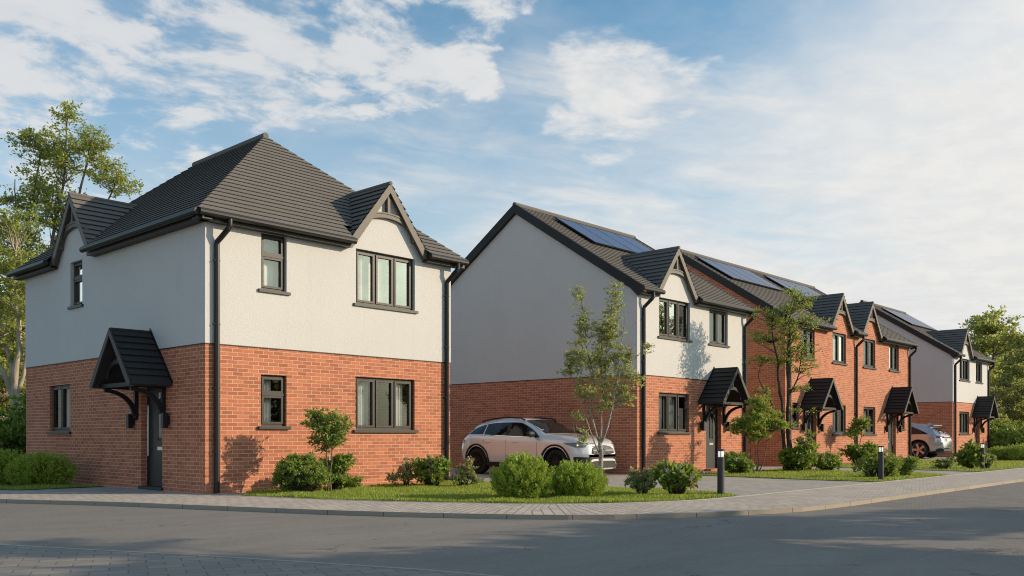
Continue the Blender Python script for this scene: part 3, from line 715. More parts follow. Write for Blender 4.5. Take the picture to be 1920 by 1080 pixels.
def inside(pts, poly):
    x, y = pts[:,0], pts[:,1]; res = np.zeros(len(pts), bool); j = len(poly)-1
    for i in range(len(poly)):
        xi, yi = poly[i]; xj, yj = poly[j]
        c = ((yi > y) != (yj > y)) & (x < (xj-xi)*(y-yi)/(yj-yi+1e-12)+xi); res ^= c; j = i
    return res
def leaf_object(name, P, Ld, size, mat, parent=None, aspect=.5, jitter=.35, fold=0.):
    """one mesh of small rhombic leaves: P base points, Ld long-axis directions, size lengths"""
    n = len(P); Ld = Ld/np.maximum(1e-6, np.linalg.norm(Ld,axis=1,keepdims=True))
    rnd = rng.normal(size=(n,3)); Bd = np.cross(Ld, rnd); Bd /= np.maximum(1e-6, np.linalg.norm(Bd,axis=1,keepdims=True))
    s = size[:,None] if hasattr(size,'__len__') else np.full((n,1), size)
    s = s*(1+jitter*(rng.random((n,1))*2-1)); w = s*aspect
    V = np.empty((n,4,3)); V[:,0] = P; V[:,1] = P+Ld*s*.45+Bd*w*.5; V[:,2] = P+Ld*s; V[:,3] = P+Ld*s*.45-Bd*w*.5
    me = bpy.data.meshes.new(name); me.vertices.add(4*n); me.vertices.foreach_set('co', V.ravel())
    me.loops.add(4*n); me.loops.foreach_set('vertex_index', np.arange(4*n, dtype=np.int32))
    me.polygons.add(n); me.polygons.foreach_set('loop_start', np.arange(0,4*n,4,dtype=np.int32))
    try: me.polygons.foreach_set('loop_total', np.full(n,4,dtype=np.int32))
    except Exception: pass
    me.materials.append(mat); me.update(calc_edges=True); me.validate()
    o = bpy.data.objects.new(name, me); COL.objects.link(o)
    if parent: o.parent = parent
    return o
def lawn(poly, dens, h, label):
    xs = [p[0] for p in poly]; ys = [p[1] for p in poly]
    m = MB(); m.poly(*[(x,y,.004) for x,y in poly]); tag(m.build('lawn', M['lawn'], recalc=False), kind='structure')
    A = (max(xs)-min(xs))*(max(ys)-min(ys)); n = int(A*dens)
    P = np.column_stack([rng.uniform(min(xs),max(xs),n), rng.uniform(min(ys),max(ys),n), np.full(n,.002)]); P = P[inside(P, poly)]
    d = np.column_stack([rng.normal(0,.35,len(P)), rng.normal(0,.35,len(P)), np.ones(len(P))])
    hh = h*(.6+.5*np.sin(P[:,0]*2.1+np.sin(P[:,1]*1.7))**2)
    o = leaf_object('grass', P, d, hh, M['grass'], None, .22, .5); tag(o, label, 'grass', None, 'stuff')
def inner_between(x0, x1): return [(p.x,p.y) for p in INNER if x0 <= p.x <= x1 and p.y < -.95]
A = [(.30,-.75)]+[(x+.05*(1 if y > -7 else .3),y+.06) for x,y in inner_between(.17,6.3)]+[(6.33,-7.6),(6.75,-6.2),(6.75,-4.2),(6.45,-.32),(.7,-.32)]
lawn(A, 2600, .055, 'short mown lawn in front of the corner house')
B_ = [(13.05,-7.6),(18.3,-7.6),(18.3,-6.9),(18.6,-5.2),(18.9,-4.0),(18.9,-2.3),(13.3,-2.3),(13.2,-3.4),(13.0,-5.2)]
lawn(B_, 1300, .055, 'lawn with shrubs between the two driveways')
C_ = [(21.2,-7.6),(120,-7.6),(120,-5.0),(47,-5.0),(34.0,-3.8),(33.8,-1.4),(22.4,-1.4),(21.6,-3.8)]
lawn(C_, 330, .06, 'lawn along the brick pair and the far house')
lawn([(-1.9,3.9),(-.2,3.9),(-.35,6.6),(-1.2,8.6),(-2.6,8.2),(-2.6,5.2)], 1500, .05, 'grass round the conifers by the corner house side')
lawn([(-12,12),(-2,10.5),(8,10.5),(40,14.5),(40,40),(-30,40)], 30, .12, 'rough grass behind the houses')

# ------------------------------------------------------------------ plants
CR = Vector((.679,-.734,0)).normalized(); CF = Vector((.734,.679,0)).normalized()
def P3(s, d, z): v = CR*s+CF*d; return Vector((v.x,v.y,z))
def twig_leaves(center, rad, nl, droop=.0, twigs=7, up=.3):
    """leaves along short twigs that radiate inside a clump"""
    T = rng.normal(size=(twigs,3)); T[:,2] = np.abs(T[:,2])*.6+up-.3; T /= np.linalg.norm(T,axis=1,keepdims=True)
    T *= np.array(rad)*rng.uniform(.6,1.15,(twigs,1))
    k = rng.integers(0,twigs,nl); t = rng.random(nl)**.6
    P = np.array(center)+T[k]*t[:,None]+rng.normal(0,.10,(nl,3))*np.mean(rad)
    L = T[k]*.8/np.maximum(1e-6,np.linalg.norm(T[k],axis=1,keepdims=True))+rng.normal(0,.7,(nl,3)); L[:,2] += .15-droop
    return P, L, np.array(center)+T
def bend(p, q, n, amp):
    p, q = Vector(p), Vector(q); off = [Vector(rng.normal(0,amp,3)) for _ in range(2)]
    return [p.lerp(q,t)+off[0]*math.sin(math.pi*t)+off[1]*math.sin(2*math.pi*t)*.5 for t in [i/(n-1) for i in range(n)]]
def tree(name, loc, label, cat, stems, blobs, leaf, lsize, per, dens, bark, aspect=.55, group=None, clr=.26, droop=.2, twigw=.006, depth=.8, branchw=.018, twigs=6):
    """stems: polylines [(s,d,z)...] with base and tip radius; blobs: ellipsoids (s, d, z, rs, rz) filled with leaf clumps"""
    root = empty(name, loc, 0, label, cat, group)
    w = MB(); nodes = []
    for pts, r0, r1 in stems:
        Q = [P3(*p) for p in pts]; dense = []
        for a, b in zip(Q[:-1], Q[1:]): dense += bend(a, b, 5, (b-a).length*.025)[:-1]
        dense.append(Q[-1]); n = len(dense)
        w.tube(dense, [r0+(r1-r0)*i/(n-1) for i in range(n)], 8)
        nodes += [(p, r0+(r1-r0)*i/(n-1)) for i, p in enumerate(dense)]
    PP = []; LL = []
    for (s, d, z, rs, rz) in blobs:
        nc = max(2, int(dens*rs*rz*24))
        for _ in range(nc):
            v = rng.normal(size=3); v /= np.linalg.norm(v); v *= rng.random()**.45
            c = P3(s+v[0]*rs, d+v[1]*rs*depth, z+v[2]*rz)
            cand = [(p, r) for p, r in nodes if p.z < c.z+.1] or nodes
            p, r = min(cand, key=lambda q: (q[0]-c).length+max(0, .35-(c.z-q[0].z))*.5)
            br = bend(p, c, 5, (c-p).length*.06); rr = min(r*.7, branchw)
            w.tube(br, [rr+(twigw-rr)*i/4 for i in range(5)], 5, False)
            P, L, ends = twig_leaves(c, (clr,clr,clr*.8), per, droop, twigs)
            for e in ends: w.tube([c, Vector(e)], [twigw, twigw*.5], 3, False)
            PP.append(P); LL.append(L)
    w.build('trunk', bark, root, smooth=True)
    PP = np.concatenate(PP); LL = np.concatenate(LL)
    leaf_object('crown', PP, LL, lsize, leaf, root, aspect)
    return root
def conifer_ball(loc, rx, rz, label, n=11000, group=None):
    root = empty('conifer_shrub', loc, 0, label, 'shrub', group)
    n = int(n*1.35); tufts = n//48; zc_ = rz*.44; v = rng.normal(size=(tufts,3)); v /= np.linalg.norm(v,axis=1,keepdims=True)
    lump = 1+.09*np.sin(v[:,0:1]*6+1)*np.cos(v[:,1:2]*5+v[:,2:3]*4)
    rr = rng.uniform(.86,1.0,(tufts,1))*lump; C = v*rr*np.array([rx,rx,rz*.52]); C[:,2] = np.maximum(.0, C[:,2]+zc_-.06)
    ax = v*np.array([.6,.6,.3])+np.array([0,0,1.0])+rng.normal(0,.12,(tufts,3)); ax /= np.linalg.norm(ax,axis=1,keepdims=True)
    k = np.repeat(np.arange(tufts), 48); m_ = len(k); t = rng.random(m_); ln = (.10+.05*rng.random(tufts))[k]
    P = C[k]+ax[k]*(t*ln)[:,None]+rng.normal(0,1,(m_,3))*(.026*(1-.7*t))[:,None]; L = ax[k]*1.2+rng.normal(0,.33,(m_,3))
    leaf_object('foliage', P, L, .036*(1-.25*t), M['needle'], root, .45)
    m = MB()
    for j in range(0,tufts,4): m.tube([Vector((0,0,.0)), Vector(C[j])*.6+Vector((0,0,.05)), Vector(C[j]+ax[j]*.04)], [.012,.008,.004], 4, False)
    m.build('stem', M['bark_dark'], root)
    n2 = n//3; v = rng.normal(size=(n2,3)); v /= np.linalg.norm(v,axis=1,keepdims=True)
    P = v*rng.uniform(.5,.85,(n2,1))*np.array([rx,rx,rz*.52])+np.array([0,0,zc_]); P[:,2] = np.maximum(.01, P[:,2])
    leaf_object('inner_foliage', P, v+rng.normal(0,.6,(n2,3)), .07, M['needle'], root, .5)
    return root
def bush(name, loc, blobs, label, leaf, lsize, per=36, dens=5, flowers=None, nfl=0, aspect=.5, group=None, cat='shrub', clr=.13, up=.35):
    """shrub of several stems; blobs as in tree()"""
    root = empty(name, loc, 0, label, cat, group); w = MB(); PP = []; LL = []; tips = []
    for (s, d, z, rs, rz) in blobs:
        for _ in range(max(5, int(dens*rs*rz*85))):
            v = rng.normal(size=3); v /= np.linalg.norm(v); v *= rng.random()**.35
            c = P3(s+v[0]*rs, d+v[1]*rs, max(.05, z+v[2]*rz))
            w.tube([P3(s*.5+v[0]*.05, d*.5+v[1]*.05, 0), P3(s*.8+v[0]*rs*.5, d+v[1]*rs*.5, c.z*.55), c], [.009,.007,.003], 4, False)
            P, L, ends = twig_leaves(c, (clr,clr,clr), per, 0, 5, up)
            PP.append(P); LL.append(L)
            if v[2] > -.4: tips.append(ends[int(np.argmax(ends[:,2]))])
    w.build('stem', M['bark_dark'], root)
    PP = np.concatenate(PP); LL = np.concatenate(LL); ok = PP[:,2] > .01
    leaf_object('foliage', PP[ok], LL[ok], lsize, leaf, root, aspect)
    if flowers and nfl:
        pick = rng.choice(len(tips), min(nfl, len(tips)), replace=False)
        for i in pick:
            m_ = 30; c = np.array(tips[i])
            leaf_object('flower_head', c+rng.normal(0,1,(m_,3))*np.array([.016,.016,.024]), rng.normal(size=(m_,3)), .042, flowers, root, .8)
    return root

# birch by the drive
birch_bl = [(.28,.1,3.7,.13,.45),(.22,.05,3.05,.26,.45),(-.45,0,3.75,.09,.32),(-.36,.05,3.2,.17,.40),(.05,.1,2.95,.26,.40),(-.44,-.1,2.55,.30,.36),(.02,.15,2.35,.44,.40),(.46,0,2.5,.24,.40),(.93,0,2.72,.11,.15),(-.66,0,2.32,.16,.30),(-.28,-.1,1.85,.34,.24),(.20,.1,1.85,.34,.24),(.52,.0,1.72,.18,.28),(-.48,-.1,1.30,.20,.09),(-.43,-.15,.92,.13,.18),(.66,0,2.05,.2,.22),(0,0,1.55,.25,.15)]
BIRCH = tree('birch_tree', (8.95,-2.48,0), 'slender young birch with several pale stems beside the parked white car', 'tree',
     [([(0,0,0),(0,0,.45),(-.02,0,.78)], .050, .042), ([(-.02,0,.76),(-.21,0,1.39),(-.12,.1,1.93),(-.30,.1,3.0),(-.46,0,4.0)], .024, .004), ([(-.02,0,.76),(.02,.1,1.4),(.11,.15,2.36),(.22,.1,3.4),(.27,.1,4.15)], .022, .004), ([(0,0,.77),(.20,-.05,1.4),(.30,-.1,1.93),(.45,0,3.0),(.5,0,3.4)], .026, .004), ([(-.12,.1,1.9),(-.35,.1,2.6),(-.40,.05,3.3)], .014, .004), ([(.05,.1,1.8),(.02,.1,2.5),(.06,.1,3.2)], .014, .004), ([(.3,-.1,1.9),(.55,0,2.4),(.62,0,2.7)], .012, .004), ([(-.3,-.1,1.6),(-.6,0,2.1),(-.7,0,2.5)], .012, .004), ([(-.02,0,.55),(-.22,-.1,1.0),(-.41,-.1,1.6),(-.5,-.1,2.3)], .016, .004), ([(.28,0,1.9),(.6,0,2.4),(.95,0,2.75)], .012, .004), ([(-.25,-.1,1.05),(-.42,-.15,.92),(-.55,-.15,.98)], .010, .004)],
     birch_bl, M['leaf_birch'], .048, 26, 15, M['bark_birch'], .62, clr=.125, droop=.8, branchw=.006, twigw=.003, twigs=5)
BIRCH.scale = (1.19,1.19,1.19)
# maple between the second and third houses
maple_bl = [(.42,0,5.35,.40,.28),(.2,0,4.95,.55,.22),(-.42,.1,4.76,.50,.24),(.10,0,4.44,.80,.30),(.88,0,4.62,.42,.16),(-.62,0,4.05,.50,.24),(.05,0,4.0,.5,.2),(.30,.1,3.72,.66,.30),(-.75,0,3.35,.46,.18),(-.1,.1,3.35,.45,.2),(-.6,-.1,2.42,.42,.10),(.62,0,3.17,.34,.26),(.45,0,2.55,.3,.14),(.51,0,1.83,.55,.07),(.07,-.1,1.37,.50,.07),(.78,0,1.13,.40,.06)]
tree('maple_tree', (17.46,-3.12,0), 'two-stemmed young tree with layered leaves at the corner of the brick pair', 'tree',
     [([(.07,0,0),(.06,0,1.4),(.05,0,3.0),(.10,0,4.6),(.30,0,5.3)], .085, .012), ([(-.05,0,0),(-.13,-.05,1.37),(-.20,0,2.4),(-.26,0,3.0),(-.42,0,4.3),(-.4,0,4.8)], .06, .010), ([(-.13,0,1.6),(-.5,0,2.2),(-.85,0,2.9),(-.8,0,3.2)], .022, .006), ([(.06,0,2.2),(.4,0,3.0),(.55,0,3.8),(.85,0,4.6)], .028, .006), ([(.07,0,1.3),(.5,0,1.75),(.9,0,1.85)], .012, .004), ([(.07,0,.9),(.5,0,1.1),(1.0,0,1.15)], .010, .004)],
     maple_bl, M['leaf_maple'], .062, 32, 6.2, M['bark_dark'], .6, clr=.27, droop=.1, branchw=.014, twigw=.004)
# ball trees and shrubs
def ball_tree(loc, label, stems, bl, leaf, ls, group=None, per=34, dens=7, clr=.15, bark='bark', aspect=.42):
    return tree('ball_shrub', loc, label, 'small tree', stems, bl, M[leaf], ls, per, dens, M[bark], aspect, group, clr=clr, droop=-.1, depth=1, branchw=.010, twigw=.003)
ball_tree((1.87,-1.22,0), 'small ball-topped tree standing against the corner house brick front', [([(.02,0,0),(.02,0,.5),(-.02,0,.9),(-.15,0,1.25)],.022,.008),([(.08,0,0),(.09,0,.55),(.10,0,.9),(.22,0,1.2)],.018,.007),([(-.03,0,0),(-.01,0,.6),(-.05,0,1.3)],.014,.006)],
          [(-.19,0,1.32,.27,.27),(.22,0,1.20,.26,.30),(.0,0,.98,.32,.20),(-.02,0,1.46,.18,.12)], 'leaf_ball', .075, dens=14)
ball_tree((15.55,-3.15,0), 'bright green round-headed shrub tree with bare crooked stems', [([(0,0,0),(.05,0,.3),(.02,0,.8),(.1,0,1.3)],.022,.010),([(.06,0,0),(.2,0,.35),(.25,0,.75),(.4,0,1.2)],.020,.010),([(-.1,0,0),(-.18,0,.4),(-.2,0,.9),(-.4,0,1.3)],.020,.010),([(0,0,.0),(-.03,0,.5),(-.08,0,1.2)],.016,.008)],
          [(.0,0,1.65,.50,.34),(-.35,0,1.35,.34,.30),(.42,0,1.45,.34,.32),(.0,0,1.15,.44,.26),(.05,0,2.05,.30,.20),(-.6,0,1.25,.16,.14),(.75,0,1.4,.14,.14)], 'leaf_light', .075, per=60, dens=12, clr=.17)
ball_tree((26.3,-1.75,0), 'small ball-topped tree in front of the brick pair downpipe', [([(0,0,0),(0,0,.9),(.05,0,1.4)],.025,.01),([(.12,0,0),(.15,0,.9),(.2,0,1.4)],.02,.01)],
          [(0,0,1.35,.36,.30),(.2,0,1.5,.30,.3),(-.15,0,1.15,.28,.2)], 'leaf_ball', .11, dens=8, clr=.2)
bush('box_shrub', (1.25,-1.22,0), [(0,0,.38,.46,.30),(-.26,0,.26,.26,.22),(.3,0,.30,.26,.24),(.05,0,.62,.24,.12)], 'dense round green shrub at the corner house, left of the ball tree', M['leaf_box'], .040, 80, 9, aspect=.6, clr=.10)
bush('laurel_shrub', (2.20,-1.0,0), [(.0,0,.32,.30,.26),(.18,0,.55,.16,.18),(-.1,0,.5,.14,.12)], 'dark glossy shrub under the ball tree at the corner house', M['leaf_ball'], .07, 40, 7, clr=.11)
bush('spreading_shrub', (2.63,-.80,0), [(.0,0,.17,.30,.14),(.22,0,.14,.2,.1)], 'low spreading green shrub right of the ball tree', M['leaf_box'], .055, 44, 7, clr=.10)
bush('flowering_shrub', (4.05,-.95,0), [(-.24,0,.14,.13,.10),(.02,0,.26,.20,.19),(.1,0,.45,.10,.1)], 'small pale-flowered shrub under the big ground floor window', M['leaf_grey'], .075, 22, 6, M['flower'], 16, .42, clr=.11, up=.7)
bush('flowering_shrub', (4.35,-1.45,0), [(.0,0,.28,.34,.24),(.22,0,.36,.18,.2),(-.1,0,.46,.18,.12)], 'leafy flowering shrub with red tinged leaves at the corner house downpipe', M['leaf_laurel'], .10, 26, 7, M['flower'], 20, .42, clr=.13, up=.6)
bush('flowering_shrub', (4.85,-1.85,0), [(.0,0,.22,.22,.16),(.18,0,.34,.12,.18),(.34,0,.14,.14,.10)], 'sparse shrub with cream flower spikes beside the driveway', M['leaf_grey'], .08, 20, 6, M['flower'], 24, .4, clr=.12, up=.8)
conifer_ball((3.10,-5.20,0), .50, .80, 'clipped bright green conifer shrub, taller of the pair on the front lawn')
conifer_ball((3.98,-5.72,0), .48, .64, 'clipped bright green conifer shrub, lower of the pair on the front lawn', 10500)
bush('flowering_shrub', (5.25,-6.25,0), [(0,0,.20,.22,.16),(-.15,0,.3,.10,.12)], 'grey leaved shrub with pale flower spikes left of the nearest bollard', M['leaf_grey'], .085, 22, 7, M['flower'], 20, .4, clr=.12, up=.7)
bush('flowering_shrub', (5.50,-6.75,0), [(0,0,.27,.36,.22),(.22,0,.30,.2,.2),(-.1,0,.42,.2,.1)], 'broad laurel like shrub with white and pink flowers beside the nearest bollard', M['leaf_laurel'], .12, 26, 6.5, M['flower_w'], 40, .42, clr=.14, up=.6)
bush('laurel_shrub', (14.35,-3.15,0), [(0,0,.32,.34,.26),(-.25,0,.3,.2,.25),(.25,0,.22,.22,.16)], 'dark shrub right of the second house door step', M['leaf_ball'], .10, 34, 6, M['flower_w'], 10, .4, clr=.15)
bush('flowering_shrub', (17.55,-3.55,0), [(0,0,.40,.46,.34),(.2,0,.75,.22,.18),(-.3,0,.35,.25,.28)], 'tall leafy shrub with pink flowers at the foot of the two-stemmed tree', M['leaf_laurel'], .12, 34, 5, M['flower'], 30, .45, clr=.18)
bush('laurel_shrub', (18.25,-4.0,0), [(0,0,.28,.36,.24),(.25,0,.25,.24,.2)], 'rounded dark shrub in front of the first brick porch window', M['leaf_ball'], .10, 34, 5, M['flower'], 8, .45, clr=.17)
bush('laurel_shrub', (26.2,-1.9,0), [(0,0,.36,.42,.3),(-.35,0,.45,.2,.3),(.4,0,.45,.3,.25)], 'dark shrub below the ball tree of the brick pair', M['leaf_ball'], .12, 34, 4, clr=.2)
bush('box_shrub', (15.05,-6.78,0), [(-.2,0,.30,.34,.26),(.15,0,.42,.30,.28),(.4,0,.25,.24,.2)], 'bushy green shrub behind the second bollard', M['leaf_box'], .065, 44, 5.5, aspect=.5, clr=.14)
bush('box_shrub', (16.35,-7.05,0), [(0,0,.28,.28,.26),(.15,0,.4,.16,.16)], 'smaller bushy shrub right of the second bollard', M['leaf_box'], .065, 44, 5.5, aspect=.5, clr=.13)
bush('box_shrub', (22.6,-6.05,0), [(0,0,.18,.26,.14),(.2,0,.22,.2,.12)], 'low grey green shrub on the lawn before the silver car', M['leaf_grey'], .08, 34, 5, clr=.14)
bush('flowering_shrub', (23.6,-6.6,0), [(0,0,.36,.40,.30),(.1,0,.6,.25,.2)], 'leafy green shrub beside the farthest bollard', M['leaf_laurel'], .12, 34, 5, M['flower_w'], 10, .45, clr=.18)
bush('flowering_shrub', (23.95,-7.0,0), [(0,0,.25,.2,.2),(.15,0,.3,.14,.12)], 'small pale flowered shrub right of the farthest bollard', M['leaf_grey'], .09, 24, 5, M['flower_w'], 8, .45, clr=.14)
conifer_ball((35.5,-4.5,0), .62, .62, 'low rounded conifer on the far lawn nearest the far white house', 8000)
conifer_ball((35.3,-5.5,0), .85, .78, 'wider low conifer on the far lawn cut by the right picture edge', 9000)
conifer_ball((-1.0,5.35,0), .66, .74, 'dark green conifer shrub by the ground floor side window', 11000)
conifer_ball((-1.55,6.55,0), .72, .80, 'dark green conifer shrub behind its neighbour at the left picture edge', 11000)

# background trees
tree('tall_tree', (4.6,19.2,0), 'tall airy tree rising behind the left gable of the corner house', 'tree',
     [([(-.5,0,0),(-.5,0,3),(-.45,0,5.3),(-.29,0,8.3),(.2,0,11.2),(.29,0,13.0)], .13, .015), ([(-.48,0,4.5),(-.9,0,7),(-1.27,0,8.3),(-1.0,.4,11.2),(-.9,.3,12.2)], .075, .012), ([(-.45,0,5.5),(.3,-.2,8.5),(.78,-.2,9.84),(1.08,0,11.8),(1.3,0,12.3)], .075, .012), ([(.4,0,8.6),(1.5,0,9.4),(2.05,0,10.4),(2.1,0,10.9)], .05, .012), ([(-.6,0,5),(-1.2,-.3,7),(-1.4,-.3,9),(-1.5,-.3,10.5)], .07, .015), ([(-.3,0,8),(-.2,.5,9.5),(-.3,.5,11)], .06, .012)],
     [(.23,0,12.9,.5,.45),(-.94,.2,11.9,.9,.75),(.16,0,11.5,1.1,1.0),(1.25,0,12.0,.5,.65),(2.05,0,10.5,.72,.75),(-1.1,.2,10.1,.85,.95),(-.1,0,9.6,.95,1.0),(-1.6,0,8.5,.8,.85),(-.8,0,7.3,1.1,.95),(1.5,0,11.1,.4,.75),(-2.0,0,9.6,.4,.4),(.9,0,8.6,.6,.7),(.3,0,7.6,.8,.7),(-1.9,0,7.4,.7,.7),(-1.2,0,6.2,.9,.6)], M['leaf_tall'], .105, 66, 1.7, M['bark'], .55, clr=.52, droop=.1, branchw=.03, twigw=.006)
tree('pale_trunk_tree', (1.95,15.75,0), 'broad tree with a forked pale trunk at the left edge of the picture', 'tree',
     [([(.1,0,0),(0,0,1.5),(-.03,0,2.6),(.14,0,3.8),(-.05,0,5.5),(0,0,7)], .20, .03), ([(-.02,0,2.1),(-.43,0,3.2),(-1.03,0,4.1),(-1.5,0,5.5)], .10, .03), ([(0,0,2.4),(.26,0,3.1),(.5,0,4.6),(.5,0,5.5)], .08, .02), ([(-.05,0,2.7),(-.35,.1,3.9),(-.8,.1,5.4),(-1.0,0,6.6)], .09, .02)],
     [(-.2,0,7.9,.8,.65),(-1.2,0,6.9,1.0,1.0),(0,0,6.2,.85,.85),(-.7,0,4.9,1.15,.95),(.1,.4,3.8,.4,.5),(-1.6,0,4.0,1.0,1.0),(.5,0,5.5,.65,.8),(.4,.5,4.5,.4,.6)], M['leaf_tall'], .11, 52, 1.5, M['bark_pale'], .55, clr=.46, branchw=.03, twigw=.006)
bush('laurel_hedge', (.9,13.0,0), [(-.9,0,.9,.9,.7),(.1,0,1.0,.7,.8),(.9,.4,.8,.8,.7),(-1.8,0,.9,.9,.8),(.3,1.2,1.8,.8,.8)], 'dark leafy hedge below the pale trunk tree', M['leaf_ball'], .13, 60, 1.3, None, 0, .5, clr=.3, cat='hedge')
tree('background_tree', (9.5,33,0), 'distant leafy tree behind the pale trunk tree', 'tree',
     [([(-4,0,0),(-4,0,5),(-4,0,9)], .25, .05)], [(-4.6,0,4,1.8,2.2),(-4.4,0,7.0,1.7,1.4),(-3.4,0,2.2,1.2,1.6),(-6.2,0,3.5,1.6,2.5)], M['leaf_back'], .24, 44, .75, M['bark'], .6, clr=.6, branchw=.03, twigw=.01)
def bg_tree(loc, h, w, label, seed, leaf='leaf_back', name='background_tree', low=.12, dens=8.5):
    r = np.random.default_rng(seed); bl = []
    for i in range(13):
        z = h*(low+.16+(.90-low-.16)*i/12); rad = w*(.50+.50*math.sin(math.pi*min(1,.18+.72*i/12)))
        bl.append((r.normal(0,.42)*rad, r.normal(0,.42)*rad, z, rad*.52*r.uniform(.7,1.2), h*.075*r.uniform(.8,1.4)))
    st = [([(0,0,0),(.1,0,h*.3),(-.1,0,h*.6),(0,0,h*.92)], h*.022, .03), ([(.05,0,h*.25),(w*.3,.2,h*.5),(w*.42,.2,h*.7)], h*.011, .02), ([(.05,0,h*.3),(-w*.3,0,h*.5),(-w*.45,0,h*.72)], h*.011, .02)]
    return tree(name, loc, label, 'tree', st, bl, M[leaf], .021*h, 60, dens/(w*h)**.75, M['bark'], .6, clr=.085*h, branchw=.05, twigw=.012, group='trees at the far end of the street')
bg_tree((59.5,2.0,0), 9.7, 2.9, 'tallest round topped tree just right of the far house', 21)
bg_tree((54.8,-.5,0), 6.6, 2.2, 'lower bushy tree in front of the tallest far tree', 22, 'leaf_yellow')
bg_tree((57.3,-.7,0), 8.2, 2.5, 'sunlit tree cut by the right picture edge', 23, 'leaf_yellow')
bg_tree((66,1.7,0), 8.8, 3.2, 'farther tree behind the sunlit edge tree', 24)
bg_tree((72,4.4,0), 8.0, 3.0, 'far tree filling the gap behind the tallest tree', 25)
bg_tree((51.6,-.1,0), 4.6, 2.0, 'short dense tree nearest the far house corner', 26, 'leaf_back', low=.0)
for i, (x, y, w_) in enumerate(((49.0,-1.3,1.5),(48.4,-2.7,1.6),(51.0,-3.3,1.9))):
    bush('tall_hedge', (x,y,0), [(0,0,.9,w_,.8),(-w_*.6,0,.7,w_*.7,.6),(w_*.6,0,.8,w_*.7,.7)], ['dark hedge right beside the far house', 'dark hedge between far house and edge of picture', 'dark hedge at the right edge below the trees'][i], M['leaf_ball'], .16, 50, .75, None, 0, .55, clr=.35, cat='hedge')
for x, y, h, w_, lab, sd_ in ((2.9,24.5,8.8,2.9,'leafy tree standing behind the pale trunk tree',61),(3.0,21.6,7.2,2.4,'leafy tree at the far left behind the conifers',62),(5.6,25.5,6.4,2.2,'leafy tree half hidden by the corner house back wall',63)):
    t_ = bg_tree((x,y,0), h, w_, lab, sd_, 'leaf_back', low=.0, dens=10); t_['group'] = 'trees behind the corner house'
# trees on the far side of the street: their shade lies on the road and they show in the window panes
for i, (x, y, h, w_) in enumerate(((4.6,-17.4,5.7,2.6),(9.6,-18.9,5.0,2.4),(13.9,-20.6,5.0,2.4),(6.6,-22.6,6.4,3.0),(22,-27,6.4,2.6),(31,-28,7.0,2.8))):
    bg_tree((x,y,ZR), h, w_, ['street tree across the road, shading the junction', 'street tree across the road, second along', 'street tree across the road, third along', 'street tree across the road, fourth along', 'small street tree across the road', 'street tree across the road, fifth along'][i], 40+i, 'leaf_tall', 'street_tree', .1, 17)

# ------------------------------------------------------------------ bollards
def bollard(loc, label):
    root = empty('bollard_light', loc, 0, label, 'bollard', 'bollard lights along the pavement')
    cyl = lambda r_, a, h: (r_*math.cos(a), r_*math.sin(a), h)
    m = MB(); m.lathe([(0,0),(.064,0),(.064,.70),(.060,.704),(0,.704)], cyl, 24); m.build('post', M['bollard'], root, smooth=False)
    l = MB(); l.lathe([(0,.704),(.050,.704),(.050,.815),(0,.815)], cyl, 20); l.build('lamp', M['lamp'], root, smooth=True)
    f = MB()
    for k in range(4):
        a = k*math.pi/2+.5; f.tube([(.057*math.cos(a),.057*math.sin(a),.70),(.057*math.cos(a),.057*math.sin(a),.82)], .006, 6)
    f.build('lamp_guard', M['bollard'], root)
    c = MB(); c.lathe([(0,.815),(.064,.815),(.066,.82),(.066,.845),(.060,.85),(0,.85)], cyl, 24); c.build('cap', M['bollard'], root)
    return root
b0 = bollard((6.24,-7.28,0), 'dark round bollard light nearest the camera at the driveway mouth')
for p, lab in (((13.8,-7.36,0), 'dark round bollard light before the bushy shrubs, second nearest'), ((23.46,-7.02,0), 'dark round bollard light before the far white house')):
    b = copy_tree(b0); b.location = p; b['label'] = lab

